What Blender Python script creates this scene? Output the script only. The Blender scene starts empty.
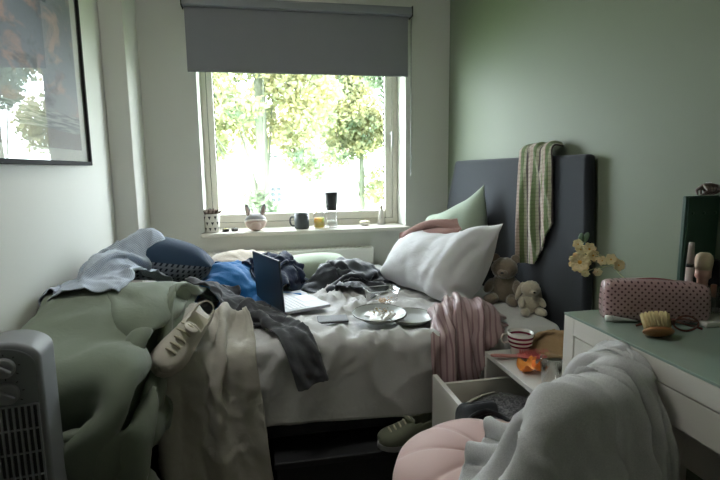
import bpy, bmesh, math, random
import numpy as np
from mathutils import Vector, Matrix, noise

PI = math.pi
C = bpy.context.scene.collection
rng = np.random.default_rng(7)
random.seed(7)

# ------------------------------------------------------------------ objects
def W(o):
    m = o.matrix_basis.copy()
    return (W(o.parent) @ m) if o.parent else m

def tag(o, label=None, cat=None, group=None, kind=None):
    if label: o['label'] = label
    if cat: o['category'] = cat
    if group: o['group'] = group
    if kind: o['kind'] = kind
    return o

def thing(name, label, cat, loc=(0, 0, 0), rz=0.0, group=None):
    o = bpy.data.objects.new(name, None)
    o.empty_display_size = .05
    C.objects.link(o)
    o.location = loc
    o.rotation_euler = (0, 0, rz)
    return tag(o, label, cat, group)

def obj(name, vf, m, parent=None, smooth=True, bevel=0, sub=0, solid=0, uv=None, base=False, solid_off=0, bseg=2):
    """vf = (verts in WORLD coordinates, faces) -> one mesh object (under parent if given)"""
    vs, fs = vf
    vs = np.asarray(vs, float)
    me = bpy.data.meshes.new(name)
    o = bpy.data.objects.new(name, me)
    C.objects.link(o)
    if parent is not None:
        o.parent = parent
        inv = np.array(W(parent).inverted())
        lv = vs @ inv[:3, :3].T + inv[:3, 3]
    else:
        lo, hi = vs.min(0), vs.max(0)
        c = np.array([(lo[0]+hi[0])/2, (lo[1]+hi[1])/2, lo[2]])
        o.location = c
        lv = vs - c
    me.from_pydata([tuple(v) for v in lv], [], [tuple(int(i) for i in f) for f in fs])
    if uv is not None:
        l = me.uv_layers.new(name='UVMap')
        idx = np.empty(len(me.loops), dtype=np.int32)
        me.loops.foreach_get('vertex_index', idx)
        l.data.foreach_set('uv', np.asarray(uv, float)[idx].ravel())
    me.validate()
    if m is not None:
        for mm in (m if isinstance(m, (list, tuple)) else [m]):
            me.materials.append(mm)
    if smooth:
        me.polygons.foreach_set('use_smooth', [True]*len(me.polygons))
    if solid:
        s = o.modifiers.new('thick', 'SOLIDIFY'); s.thickness = solid; s.offset = solid_off
    if bevel:
        b = o.modifiers.new('bevel', 'BEVEL'); b.width = bevel; b.segments = bseg; b.limit_method = 'ANGLE'; b.angle_limit = .6
        if smooth:
            b.harden_normals = True
    if sub:
        s = o.modifiers.new('sub', 'SUBSURF'); s.levels = sub; s.render_levels = sub
    return o

def struct(name, vf, m, **k):
    return tag(obj(name, vf, m, **k), kind='structure')

# ------------------------------------------------------------------ shapes
def join(*vfs):
    V, F = [], []
    for v, f in vfs:
        b = len(V)
        V.extend([tuple(x) for x in v]); F.extend([tuple(i+b for i in q) for q in f])
    return V, F

def box(x0, x1, y0, y1, z0, z1):
    v = [(x0,y0,z0),(x1,y0,z0),(x1,y1,z0),(x0,y1,z0),(x0,y0,z1),(x1,y0,z1),(x1,y1,z1),(x0,y1,z1)]
    return v, [(0,3,2,1),(4,5,6,7),(0,1,5,4),(1,2,6,5),(2,3,7,6),(3,0,4,7)]

def xf(vf, loc=(0,0,0), rot=(0,0,0), s=1.0):
    from mathutils import Euler
    R = np.array(Euler(rot, 'XYZ').to_matrix())
    v = np.asarray(vf[0], float)*s
    return v @ R.T + np.array(loc), vf[1]

def xm(vf, M):
    v = np.asarray(vf[0], float); M = np.array(M)
    return v @ M[:3,:3].T + M[:3,3], vf[1]

def lathe(prof, seg=32, c=(0,0,0), closed=False):
    V, F = [], []
    n = len(prof)
    for r, z in prof:
        for k in range(seg):
            a = 2*PI*k/seg
            V.append((c[0]+r*math.cos(a), c[1]+r*math.sin(a), c[2]+z))
    for i in range(n-1):
        for k in range(seg):
            k2 = (k+1) % seg
            F.append((i*seg+k, i*seg+k2, (i+1)*seg+k2, (i+1)*seg+k))
    if closed:
        for k in range(seg):
            k2 = (k+1) % seg
            F.append(((n-1)*seg+k, (n-1)*seg+k2, k2, k))
    else:
        if prof[0][0] > 1e-6: F.append(tuple(range(seg))[::-1])
        if prof[-1][0] > 1e-6: F.append(tuple((n-1)*seg+k for k in range(seg)))
    return V, F

def tube(path, r, seg=10, cap=True, flat=1.0):
    P = [Vector(p) for p in path]
    n = len(P)
    R = r if isinstance(r, (list, tuple, np.ndarray)) else [r]*n
    V, F = [], []
    up = Vector((0.123, .234, .96))
    prev = None
    for i, p in enumerate(P):
        t = (P[min(i+1, n-1)] - P[max(i-1, 0)])
        t = t.normalized() if t.length > 1e-9 else Vector((0, 0, 1))
        if prev is None:
            a = t.cross(up)
            if a.length < .05: a = t.cross(Vector((1, 0, 0)))
            a.normalize()
        else:
            a = prev - t*prev.dot(t); a.normalize()
        prev = a
        b = t.cross(a)
        for k in range(seg):
            an = 2*PI*k/seg
            V.append(tuple(p + a*math.cos(an)*R[i] + b*math.sin(an)*R[i]*flat))
    for i in range(n-1):
        for k in range(seg):
            k2 = (k+1) % seg
            F.append((i*seg+k, i*seg+k2, (i+1)*seg+k2, (i+1)*seg+k))
    if cap:
        F.append(tuple(range(seg))[::-1]); F.append(tuple((n-1)*seg+k for k in range(seg)))
    return V, F

def spline(pts, n=24):
    """Catmull-Rom through pts"""
    P = [np.array(p, float) for p in pts]
    P = [2*P[0]-P[1]] + P + [2*P[-1]-P[-2]]
    out = []
    m = len(P)-3
    for k in range(n):
        t = k/(n-1)*m
        i = min(int(t), m-1); u = t-i
        a, b, c, d = P[i:i+4]
        out.append(.5*((2*b)+(c-a)*u+(2*a-5*b+4*c-d)*u*u+(3*b-a-3*c+d)*u**3))
    return np.array(out)

def ball(c, r, seg=20, rings=12, lump=0, fr=3.0, seed=0, rot=None):
    r = (r, r, r) if not isinstance(r, (tuple, list)) else r
    V, F = [], []
    V.append((0, 0, 1.0))
    for i in range(1, rings):
        th = PI*i/rings
        for k in range(seg):
            a = 2*PI*k/seg
            V.append((math.sin(th)*math.cos(a), math.sin(th)*math.sin(a), math.cos(th)))
    V.append((0, 0, -1.0))
    for k in range(seg):
        F.append((0, 1+k, 1+(k+1) % seg))
        F.append((len(V)-1, 1+(rings-2)*seg+(k+1) % seg, 1+(rings-2)*seg+k))
    for i in range(rings-2):
        for k in range(seg):
            k2 = (k+1) % seg
            F.append((1+i*seg+k, 1+(i+1)*seg+k, 1+(i+1)*seg+k2, 1+i*seg+k2))
    out = []
    for v in V:
        s = 1.0
        if lump:
            s += lump*noise.noise(Vector(v)*fr+Vector((seed*7.1, seed*3.3, 0)))
        out.append((v[0]*r[0]*s, v[1]*r[1]*s, v[2]*r[2]*s))
    out = np.array(out)
    if rot is not None:
        from mathutils import Euler
        out = out @ np.array(Euler(rot, 'XYZ').to_matrix()).T
    return out + np.array(c), F

def gridfaces(nu, nv, off=0):
    return [(off+i*nv+j, off+(i+1)*nv+j, off+(i+1)*nv+j+1, off+i*nv+j+1) for i in range(nu-1) for j in range(nv-1)]

def prism(poly, axis, a0, a1):
    """poly: list of 2-D points; extruded along axis 'x','y','z' between a0 and a1"""
    def mk(p, a):
        return {'x': (a, p[0], p[1]), 'y': (p[0], a, p[1]), 'z': (p[0], p[1], a)}[axis]
    n = len(poly)
    V = [mk(p, a0) for p in poly]+[mk(p, a1) for p in poly]
    F = [tuple(range(n))[::-1], tuple(range(n, 2*n))]
    for i in range(n):
        j = (i+1) % n
        F.append((i, j, n+j, n+i))
    return V, F

def nz(p, s=1.0, seed=0.0):
    return noise.noise(Vector((p[0]*s+seed*13.7, p[1]*s-seed*5.3, (p[2] if len(p) > 2 else 0)*s+seed*2.9)))

# ------------------------------------------------------------------ materials
def rgb(h):
    """sRGB 0-255 triple -> linear"""
    o = []
    for c in h:
        c = c/255
        o.append(c/12.92 if c <= .04045 else ((c+.055)/1.055)**2.4)
    return (*o, 1)

class NT:
    def __init__(s, name):
        s.m = bpy.data.materials.new(name); s.m.use_nodes = True
        s.t = s.m.node_tree; s.t.nodes.clear()
        s.out = s.n('ShaderNodeOutputMaterial')
    def n(s, typ, **k):
        nd = s.t.nodes.new(typ)
        for a, b in k.items(): setattr(nd, a, b)
        return nd
    def l(s, a, b): s.t.links.new(a, b)
    def val(s, sock, v):
        if hasattr(v, 'is_output') or isinstance(v, bpy.types.NodeSocket): s.l(v, sock)
        else: sock.default_value = v
    def coord(s, kind='Object'):
        return s.n('ShaderNodeTexCoord').outputs[kind]
    def mapped(s, sc=(1,1,1), kind='Object', rot=(0,0,0), loc=(0,0,0)):
        m = s.n('ShaderNodeMapping'); s.l(s.coord(kind), m.inputs[0])
        m.inputs['Scale'].default_value = sc; m.inputs['Rotation'].default_value = rot; m.inputs['Location'].default_value = loc
        return m.outputs[0]
    def noise(s, vec, scale, detail=3, rough=.5, dist=0):
        t = s.n('ShaderNodeTexNoise'); s.l(vec, t.inputs['Vector'])
        t.inputs['Scale'].default_value = scale; t.inputs['Detail'].default_value = detail
        t.inputs['Roughness'].default_value = rough; t.inputs['Distortion'].default_value = dist
        return t.outputs['Fac']
    def mix(s, f, a, b, blend='MIX'):
        x = s.n('ShaderNodeMix', data_type='RGBA', blend_type=blend)
        s.val(x.inputs[0], f); s.val(x.inputs[6], a); s.val(x.inputs[7], b)
        return x.outputs[2]
    def math(s, op, a, b=0.0, c=0.0):
        x = s.n('ShaderNodeMath', operation=op)
        s.val(x.inputs[0], a); s.val(x.inputs[1], b); s.val(x.inputs[2], c)
        return x.outputs[0]
    def ramp(s, fac, stops, interp='LINEAR'):
        r = s.n('ShaderNodeValToRGB'); r.color_ramp.interpolation = interp
        e = r.color_ramp.elements
        while len(e) < len(stops): e.new(.5)
        for k, (p, c) in enumerate(stops): e[k].position = p; e[k].color = c
        s.l(fac, r.inputs[0])
        return r.outputs[0]
    def sep(s, v):
        x = s.n('ShaderNodeSeparateXYZ'); s.l(v, x.inputs[0]); return x.outputs
    def bump(s, h, strength=.3, dist=.01, prev=None):
        b = s.n('ShaderNodeBump'); s.l(h, b.inputs['Height'])
        b.inputs['Strength'].default_value = strength; b.inputs['Distance'].default_value = dist
        if prev is not None: s.l(prev, b.inputs['Normal'])
        return b.outputs[0]
    def bsdf(s, col, rough=.6, normal=None, **k):
        p = s.n('ShaderNodeBsdfPrincipled')
        s.val(p.inputs['Base Color'], col); s.val(p.inputs['Roughness'], rough)
        for a, b in k.items(): s.val(p.inputs[a.replace('_', ' ')], b)
        if normal is not None: s.l(normal, p.inputs['Normal'])
        s.l(p.outputs[0], s.out.inputs[0])
        return p

def scl(c, f): return (c[0]*f, c[1]*f, c[2]*f, 1)

def plain(name, col, rough=.5, var=.12, vs=6, bump=0, bs=40, **k):
    t = NT(name); c = rgb(col)
    v = t.coord()
    cc = t.mix(t.noise(v, vs), scl(c, 1-var), scl(c, 1+var))
    nm = t.bump(t.noise(v, bs, 4), bump, .004) if bump else None
    t.bsdf(cc, rough, nm, **k)
    return t.m

def fabric(name, col, rough=.9, weave=500, wb=.25, crease=.35, cs=14, sheen=.25, var=.10, pattern=None, **k):
    """woven cloth: thread-scale bump, small creases, slight unevenness of the dye; pattern(t, base) may replace the colour"""
    t = NT(name); c = rgb(col); v = t.coord()
    cc = t.mix(t.noise(v, 9, 4), scl(c, 1-var), scl(c, 1+var))
    if pattern: cc = pattern(t, cc)
    n1 = t.bump(t.noise(v, cs, 5, .6, .8), crease, .012)
    n2 = t.bump(t.noise(v, weave, 2), wb, .0015, n1)
    t.bsdf(cc, rough, n2, Sheen_Weight=sheen, Sheen_Roughness=.4, Specular_IOR_Level=.25, **k)
    return t.m

def glass_mat(name, tint=(1, 1, 1, 1), rough=.0):
    t = NT(name)
    t.bsdf(tint, rough, Transmission_Weight=1.0, IOR=1.45)
    return t.m

def pane_mat(name, ior=1.5, gain=1.0):
    """thin clear sheet: lets light through, mirrors at grazing angles"""
    t = NT(name)
    f = t.n('ShaderNodeLayerWeight'); f.inputs['Blend'].default_value = .5
    fr = t.math('MULTIPLY_ADD', t.math('POWER', f.outputs['Facing'], 5.0), .96*gain, .04*gain)
    tr = t.n('ShaderNodeBsdfTransparent'); gl = t.n('ShaderNodeBsdfGlossy'); gl.inputs['Roughness'].default_value = .0
    mx = t.n('ShaderNodeMixShader')
    t.l(fr, mx.inputs[0]); t.l(tr.outputs[0], mx.inputs[1]); t.l(gl.outputs[0], mx.inputs[2])
    t.l(mx.outputs[0], t.out.inputs[0])
    return t.m

# ------------------------------------------------------------------ cloth
class Body:
    """a solid the cloth rests on: fn(P) -> (signed distance, outward normal)"""
    def __init__(s, fn): s.fn = fn

def sd_plane(p0, n):
    p0 = np.array(p0, float); n = np.array(n, float); n /= np.linalg.norm(n)
    return lambda P: ((P-p0) @ n, np.broadcast_to(n, P.shape))

def sd_box(lo, hi, r=.02, rz=0.0, M=None):
    lo = np.array(lo, float); hi = np.array(hi, float); c = (lo+hi)/2; b = (hi-lo)/2-r
    if M is None:
        cs, sn = math.cos(rz), math.sin(rz); M = np.array([[cs, -sn, 0], [sn, cs, 0], [0, 0, 1.]])
    def f(P):
        p = (P-c) @ M
        q = np.abs(p)-b
        o = np.maximum(q, 0); lo_ = np.linalg.norm(o, axis=1)
        ins = np.minimum(q.max(1), 0)
        n = o*np.sign(p)/np.maximum(lo_, 1e-9)[:, None]
        isin = lo_ < 1e-9
        if isin.any():
            k = q[isin].argmax(1); nn = np.zeros((isin.sum(), 3)); nn[np.arange(len(k)), k] = np.sign(p[isin][np.arange(len(k)), k]); n[isin] = nn
        return lo_+ins-r, n @ M.T
    return f

def sd_ell(c, r, rz=0.0):
    c = np.array(c, float); r = np.array(r, float); cs, sn = math.cos(rz), math.sin(rz); M = np.array([[cs, -sn, 0], [sn, cs, 0], [0, 0, 1.]])
    def f(P):
        p = (P-c) @ M
        k0 = np.linalg.norm(p/r, axis=1); g = p/(r*r); k1 = np.maximum(np.linalg.norm(g, axis=1), 1e-9)
        return k0*(k0-1)/k1, (g/k1[:, None]) @ M.T
    return f

def sd_arc(c, R, t, ztop, a0, a1, rr=.03):
    """upright curved wall, e.g. a tub backrest"""
    am, ah = (a0+a1)/2, (a1-a0)/2
    def f(P):
        d = P-np.array([c[0], c[1], 0.])
        a = np.arctan2(d[:, 1], d[:, 0]); da = (a-am+PI) % (2*PI)-PI
        aa = am+np.clip(da, -ah, ah)
        near = np.stack([c[0]+R*np.cos(aa), c[1]+R*np.sin(aa)], 1)
        v = P[:, :2]-near; dx = np.maximum(np.linalg.norm(v, axis=1), 1e-9)
        q0 = dx-(t-rr); q1 = P[:, 2]-(ztop-rr)
        o0 = np.maximum(q0, 0); o1 = np.maximum(q1, 0); L = np.hypot(o0, o1)
        ins = np.minimum(np.maximum(q0, q1), 0)
        n = np.zeros_like(P)
        w0 = np.where(L > 1e-9, o0/np.maximum(L, 1e-9), (q0 > q1)*1.0); w1 = np.where(L > 1e-9, o1/np.maximum(L, 1e-9), (q0 <= q1)*1.0)
        n[:, :2] = v/dx[:, None]*w0[:, None]; n[:, 2] = w1
        return L+ins-rr, n
    return f

STAT = []      # points of finished cloths, which later cloths rest on

def pairs_within(P, r, S=None):
    """index pairs (i<j among P, and i in P / j in S) closer than r, by cell hashing"""
    A = P if S is None or not len(S) else np.vstack([P, S])
    n = len(P)
    ijk = np.floor((A-A.min(0))/r).astype(np.int64)+1
    dims = ijk.max(0)+2
    key = (ijk[:, 0]*dims[1]+ijk[:, 1])*dims[2]+ijk[:, 2]
    order = np.argsort(key, kind='stable'); ks = key[order]
    I, J = [], []
    for dx in (-1, 0, 1):
        for dy in (-1, 0, 1):
            for dz in (-1, 0, 1):
                off = (dx*dims[1]+dy)*dims[2]+dz
                if off < 0 and (S is None or not len(S)): continue
                q = key[:n]+off
                a = np.searchsorted(ks, q, 'left'); b = np.searchsorted(ks, q, 'right')
                cnt = b-a; tot = cnt.sum()
                if not tot: continue
                i = np.repeat(np.arange(n), cnt)
                start = np.repeat(a, cnt); cum = np.repeat(np.cumsum(cnt)-cnt, cnt)
                j = order[start+np.arange(tot)-cum]
                if off < 0: k = j >= n
                elif off == 0: k = (j > i)
                else: k = np.ones(len(i), bool)
                I.append(i[k]); J.append(j[k])
    if not I: return np.zeros(0, int), np.zeros(0, int), A
    I = np.concatenate(I); J = np.concatenate(J)
    d = A[I]-A[J]; k = (d*d).sum(1) < r*r
    return I[k], J[k], A

def batches(idx, h, bend, bend4=0):
    """distance constraints of a grid, in sets that share no point"""
    nu, nv = idx.shape
    out = []
    for (du, dv), k in (((1, 0), 1.), ((0, 1), 1.), ((1, 1), .6), ((1, -1), .6), ((2, 0), bend), ((0, 2), bend), ((4, 0), bend4), ((0, 4), bend4)):
        if not k: continue
        a, b = np.meshgrid(np.arange(nu), np.arange(nv), indexing='ij')
        a2, b2 = a+du, b+dv
        ok = (a2 < nu) & (b2 < nv) & (b2 >= 0)
        a, b, a2, b2 = a[ok], b[ok], a2[ok], b2[ok]
        i, j = idx[a, b], idx[a2, b2]
        g = (i >= 0) & (j >= 0)
        if du: par = (a//du) % 2
        else: par = (b//dv) % 2
        for p in (0, 1):
            s = g & (par == p)
            if s.any(): out.append((i[s], j[s], h*math.hypot(du, dv), k))
    return out

def simulate(P, cons, bodies, steps=90, iters=8, grav=9.8, mu=.5, damp=.97, thick=.008, selfr=0, gid=None, h=.02,
             use_stat=True, pin=None, press=None, stick=0.0, statr=None, dt=1/60, settle=.3):
    P = P.copy(); V = np.zeros_like(P)
    n = len(P)
    lo, hi = P.min(0)-.35, P.max(0)+.35; lo[2] -= .6
    S = None
    if use_stat and STAT:
        A = np.vstack(STAT); k = ((A > lo) & (A < hi)).all(1); S = A[k]
    sr = statr or selfr
    for st in range(steps):
        V[:, 2] -= grav*dt
        if press is not None: V += press(P, st/steps)*dt
        old = P.copy()
        P = P+V*dt
        if pin is not None: P[pin[0]] = pin[1]
        cand = None
        if selfr or (S is not None and sr):
            R = max(selfr, sr or 0)
            I, J, A = pairs_within(P, R*1.25, S)
            if gid is not None:
                m = J < n
                near = np.zeros(len(I), bool)
                near[m] = (np.abs(gid[I[m]]-gid[J[m]]).max(1) <= max(2, int(R*1.6/h)))
                I, J = I[~near], J[~near]
            if not selfr:
                m = J >= n; I, J = I[m], J[m]
            cand = (I, J)
        for it in range(iters):
            for i, j, r, k in cons:
                d = P[j]-P[i]
                L = np.sqrt((d*d).sum(1))+1e-12
                c = (d*((L-r)/L*(.5*k))[:, None])
                P[i] += c; P[j] -= c
            if cand is not None and len(cand[0]) and it % 2 == 1:
                I, J = cand
                A = P if S is None or not len(S) else np.vstack([P, S])
                d = A[I]-A[J]; L = np.sqrt((d*d).sum(1))+1e-9
                mob = J < n
                rr = np.where(mob, selfr, sr)
                pen = np.maximum(rr-L, 0)
                w = np.where(mob, .5, 1.0)
                cI = d*(pen/L*w)[:, None]*.6
                mm = mob & (pen > 0)
                cnt = np.maximum(np.bincount(I, (pen > 0)*1., n)+np.bincount(J[mm], None, n), 1)
                for ax in range(3):
                    P[:, ax] += (np.bincount(I, cI[:, ax], n)-np.bincount(J[mm], cI[mm, ax], n))/np.sqrt(cnt)
                # friction against what it touches
                if it == iters-1:
                    t = np.bincount(I, (pen > 0)*1., n)+np.bincount(J[mm], None, n) > 0
                    P[t] = P[t]+(old[t]-P[t])*np.array([mu*.5, mu*.5, 0])
            for f in bodies:
                d, nn = f(P)
                k = d < thick
                if k.any():
                    P[k] += nn[k]*(thick-d[k])[:, None]
                    if it == iters-1:
                        mv = P[k]-old[k]; tn = mv-nn[k]*(mv*nn[k]).sum(1)[:, None]
                        P[k] -= tn*mu
                if stick:
                    k2 = (d > thick) & (d < .12)
                    P[k2] -= nn[k2]*(np.minimum(d[k2]-thick, .02)*stick)[:, None]
            if pin is not None: P[pin[0]] = pin[1]
        V = (P-old)/dt*damp
        sp = np.sqrt((V*V).sum(1)); V *= np.minimum(1, 2.5/np.maximum(sp, 1e-6))[:, None]
        if st > steps*(1-settle): V *= .8
    return P

def smooth_grid(P, idx, n=1, f=.5):
    """Laplacian smoothing on the grid, takes out point-scale jitter"""
    nu, nv = idx.shape
    for _ in range(n):
        acc = np.zeros_like(P); cnt = np.zeros(len(P))
        for du, dv in ((1, 0), (0, 1)):
            a = idx[:nu-du or None, :nv-dv or None].ravel(); b = idx[du:, dv:].ravel()
            k = (a >= 0) & (b >= 0); a, b = a[k], b[k]
            for ax in range(3):
                acc[:, ax] += np.bincount(a, P[b, ax], len(P))+np.bincount(b, P[a, ax], len(P))
            cnt += np.bincount(a, None, len(P))+np.bincount(b, None, len(P))
        P = P+(acc/np.maximum(cnt, 1)[:, None]-P)*f*(cnt > 1)[:, None]
    return P

def upsample(P, idx, A):
    """twice as fine a grid (bilinear, then smoothed); A are per-point extras (n,k)"""
    nu, nv = idx.shape
    ok = idx >= 0
    f = np.zeros((2*nu-1, 2*nv-1), bool)
    f[::2, ::2] = ok; f[1::2, ::2] = ok[1:] & ok[:-1]; f[::2, 1::2] = ok[:, 1:] & ok[:, :-1]
    f[1::2, 1::2] = ok[1:, 1:] & ok[:-1, :-1] & ok[1:, :-1] & ok[:-1, 1:]
    D = np.hstack([P, A]); G = D[np.maximum(idx, 0)]
    H = np.zeros((2*nu-1, 2*nv-1, D.shape[1]))
    H[::2, ::2] = G; H[1::2, ::2] = (G[1:]+G[:-1])/2; H[::2, 1::2] = (G[:, 1:]+G[:, :-1])/2
    H[1::2, 1::2] = (G[1:, 1:]+G[:-1, :-1]+G[1:, :-1]+G[:-1, 1:])/4
    i2 = -np.ones(f.shape, int); i2[f] = np.arange(f.sum())
    Q = H[f]
    Pn = smooth_grid(Q[:, :3], i2, 2, .5)
    return Pn, i2, Q[:, 3:]

def grid_normals(P, idx):
    G = P[np.maximum(idx, 0)]; ok = idx >= 0
    du = np.zeros_like(G); dv_ = np.zeros_like(G)
    def diff(G, ok, ax):
        o = np.zeros_like(G)
        G = np.moveaxis(G, ax, 0); k = np.moveaxis(ok, ax, 0); o = np.moveaxis(o, ax, 0)
        fw = np.zeros(k.shape, bool); fw[:-1] = k[1:] & k[:-1]
        bw = np.zeros(k.shape, bool); bw[1:] = fw[:-1]
        d = G[1:]-G[:-1]
        o[:-1][fw[:-1]] += d[fw[:-1]]; o[1:][bw[1:]] += d[bw[1:]]
        return np.moveaxis(o, 0, ax)
    n = np.cross(diff(G, ok, 0), diff(G, ok, 1))
    n /= np.maximum(np.linalg.norm(n, axis=2), 1e-9)[..., None]
    return n[ok]

def creases(u, v, amp, fr, ang, an, seed):
    """sharp little ridges and soft hollows of crumpled cloth; fr per metre, an = stretch along ang"""
    ca, sa = math.cos(ang), math.sin(ang)
    o = np.empty(len(u))
    for k in range(len(u)):
        x = (u[k]*ca+v[k]*sa)*fr/an; y = (-u[k]*sa+v[k]*ca)*fr
        wx = noise.noise(Vector((x*.7+seed, y*.5, 3.1)))*1.3; wy = noise.noise(Vector((x*.6, y*.6+seed, 8.7)))*1.3
        a = noise.noise(Vector((x+wx, y+wy, seed*1.7))); b = noise.noise(Vector((x*2.1+wy*1.5, y*1.9-wx, seed*2.3+5)))
        o[k] = max(0, 1-abs(a)*2.6)**1.6+.45*max(0, 1-abs(b)*2.4)**1.5-.30+.25*noise.noise(Vector((x*.5, y*.5, seed)))
    return o*amp

def cloth(name, w, l, h, init, mat, bodies, mask=None, bend=.25, thickness=.004, sub=0, register=True, parent=None, sm=1, wr=None, up=(0, -.5, 1), pinf=None, bend4=0, pleat=None, **k):
    """a piece of fabric w x l metres, cut out by mask(u,v), let fall from init(u,v) onto bodies"""
    nu, nv = int(round(w/h))+1, int(round(l/h))+1
    u, v = np.meshgrid(np.linspace(-w/2, w/2, nu), np.linspace(0, l, nv), indexing='ij')
    ok = np.ones(u.shape, bool) if mask is None else mask(u, v)
    idx = -np.ones(u.shape, int); idx[ok] = np.arange(ok.sum())
    uu, vv = u[ok], v[ok]
    P = init(uu, vv)
    a, b = np.meshgrid(np.arange(nu), np.arange(nv), indexing='ij')
    gid = np.stack([a[ok], b[ok]], 1)
    if pinf is not None:
        q = np.nonzero(pinf(uu, vv))[0]; k['pin'] = (q, P[q].copy())
    P = SIM(name, P, batches(idx, h, bend, bend4), bodies, gid=gid, h=h, **k)
    P = smooth_grid(P, idx, sm)
    if register: STAT.append(P.copy())
    P, idx, A = upsample(P, idx, np.stack([uu, vv], 1))
    uu, vv = A[:, 0], A[:, 1]
    N = grid_normals(P, idx)
    if (N @ np.array(up)).mean() < 0: N = -N
    for q in (wr or []):
        P = P+N*creases(uu, vv, *q)[:, None]
    for am_, kk_, sl_, sd_ in (pleat or []):
        ph_ = uu*kk_+vv*sl_+.55*lownoise(uu, vv, 1.6, sd_)
        P = P+N*(am_*(1-np.abs(np.sin(PI*ph_)))**1.5*(.8+.3*lownoise(uu, vv, 1.8, sd_+1)))[:, None]
    P[:, 0] = np.clip(P[:, 0], XL+thickness/2+.001, XR-thickness/2-.001)
    nu, nv = idx.shape
    F = [(idx[i, j], idx[i+1, j], idx[i+1, j+1], idx[i, j+1]) for i in range(nu-1) for j in range(nv-1)
         if idx[i, j] >= 0 and idx[i+1, j] >= 0 and idx[i+1, j+1] >= 0 and idx[i, j+1] >= 0]
    return obj(name, (P, F), mat, parent=parent, sub=sub, solid=thickness, uv=A)

def SIM(name, P, cons, bodies, **k):
    return simulate(P, cons, bodies, **k)

def lownoise(u, v, s, seed, n=3):
    """smooth random field on (u,v) in about -1..1"""
    r = np.random.default_rng(seed)
    o = np.zeros_like(u)
    for _ in range(n*3):
        k = r.normal(size=2)*s; ph = r.uniform(0, 2*PI)
        o += np.sin(u*k[0]*2*PI+v*k[1]*2*PI+ph)
    return o/(n*1.6)

def heap_init(c, ax, comp, z, amp, s, seed, v0=0.0, comp2=None):
    """crumpled start: cloth squeezed to comp of its size around c, axes turned by ax, with random height"""
    ca, sa = math.cos(ax), math.sin(ax)
    def f(u, v):
        L = v.max()
        uu, vv = u*comp, (v-L/2)*(comp2 or comp)
        a = lownoise(u, v, s, seed)*amp*.8; b = lownoise(u, v, s, seed+1)*amp*.8
        x = uu+a; y = vv+b
        zz = z+amp+lownoise(u, v, s, seed+2)*amp
        return np.stack([c[0]+x*ca-y*sa, c[1]+x*sa+y*ca, zz], 1)
    return f

def path_init(pts, lat, comp, amp, k, seed, jit=.01, taper=None):
    """cloth laid along a 3-D path, gathered sideways into k folds of depth amp"""
    P = np.array(pts, float)
    seg = np.linalg.norm(np.diff(P, axis=0), axis=1); s = np.concatenate([[0], np.cumsum(seg)])
    lat = np.array(lat, float)
    if lat.ndim == 1: lat = np.broadcast_to(lat, P.shape)
    def f(u, v):
        t = v/v.max()*s[-1]
        c = np.stack([np.interp(t, s, P[:, q]) for q in range(3)], 1)
        la = np.stack([np.interp(t, s, lat[:, q]) for q in range(3)], 1)
        la /= np.linalg.norm(la, axis=1)[:, None]
        tg = np.stack([np.interp(t+.02, s, P[:, q])-np.interp(t-.02, s, P[:, q]) for q in range(3)], 1)
        tg /= np.maximum(np.linalg.norm(tg, axis=1), 1e-6)[:, None]
        nn = np.cross(la, tg); nn *= np.where(nn[:, 2]+nn[:, 1]*-.3 < 0, -1, 1)[:, None]
        cc = np.interp(t/s[-1], np.linspace(0, 1, len(comp)), comp) if isinstance(comp, (list, tuple)) else comp
        w = np.ptp(u)
        ph = lownoise(u, v, .8, seed)*1.2
        d = amp*(1+np.sin(2*PI*k*(u/w+.5)+ph))*.5*np.clip((1-cc)*2.2, 0, 1)
        return c+la*(u*cc)[:, None]+nn*d[:, None]+np.stack([lownoise(u, v, 6, seed+q)*jit for q in (1, 2, 3)], 1)
    return f

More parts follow.
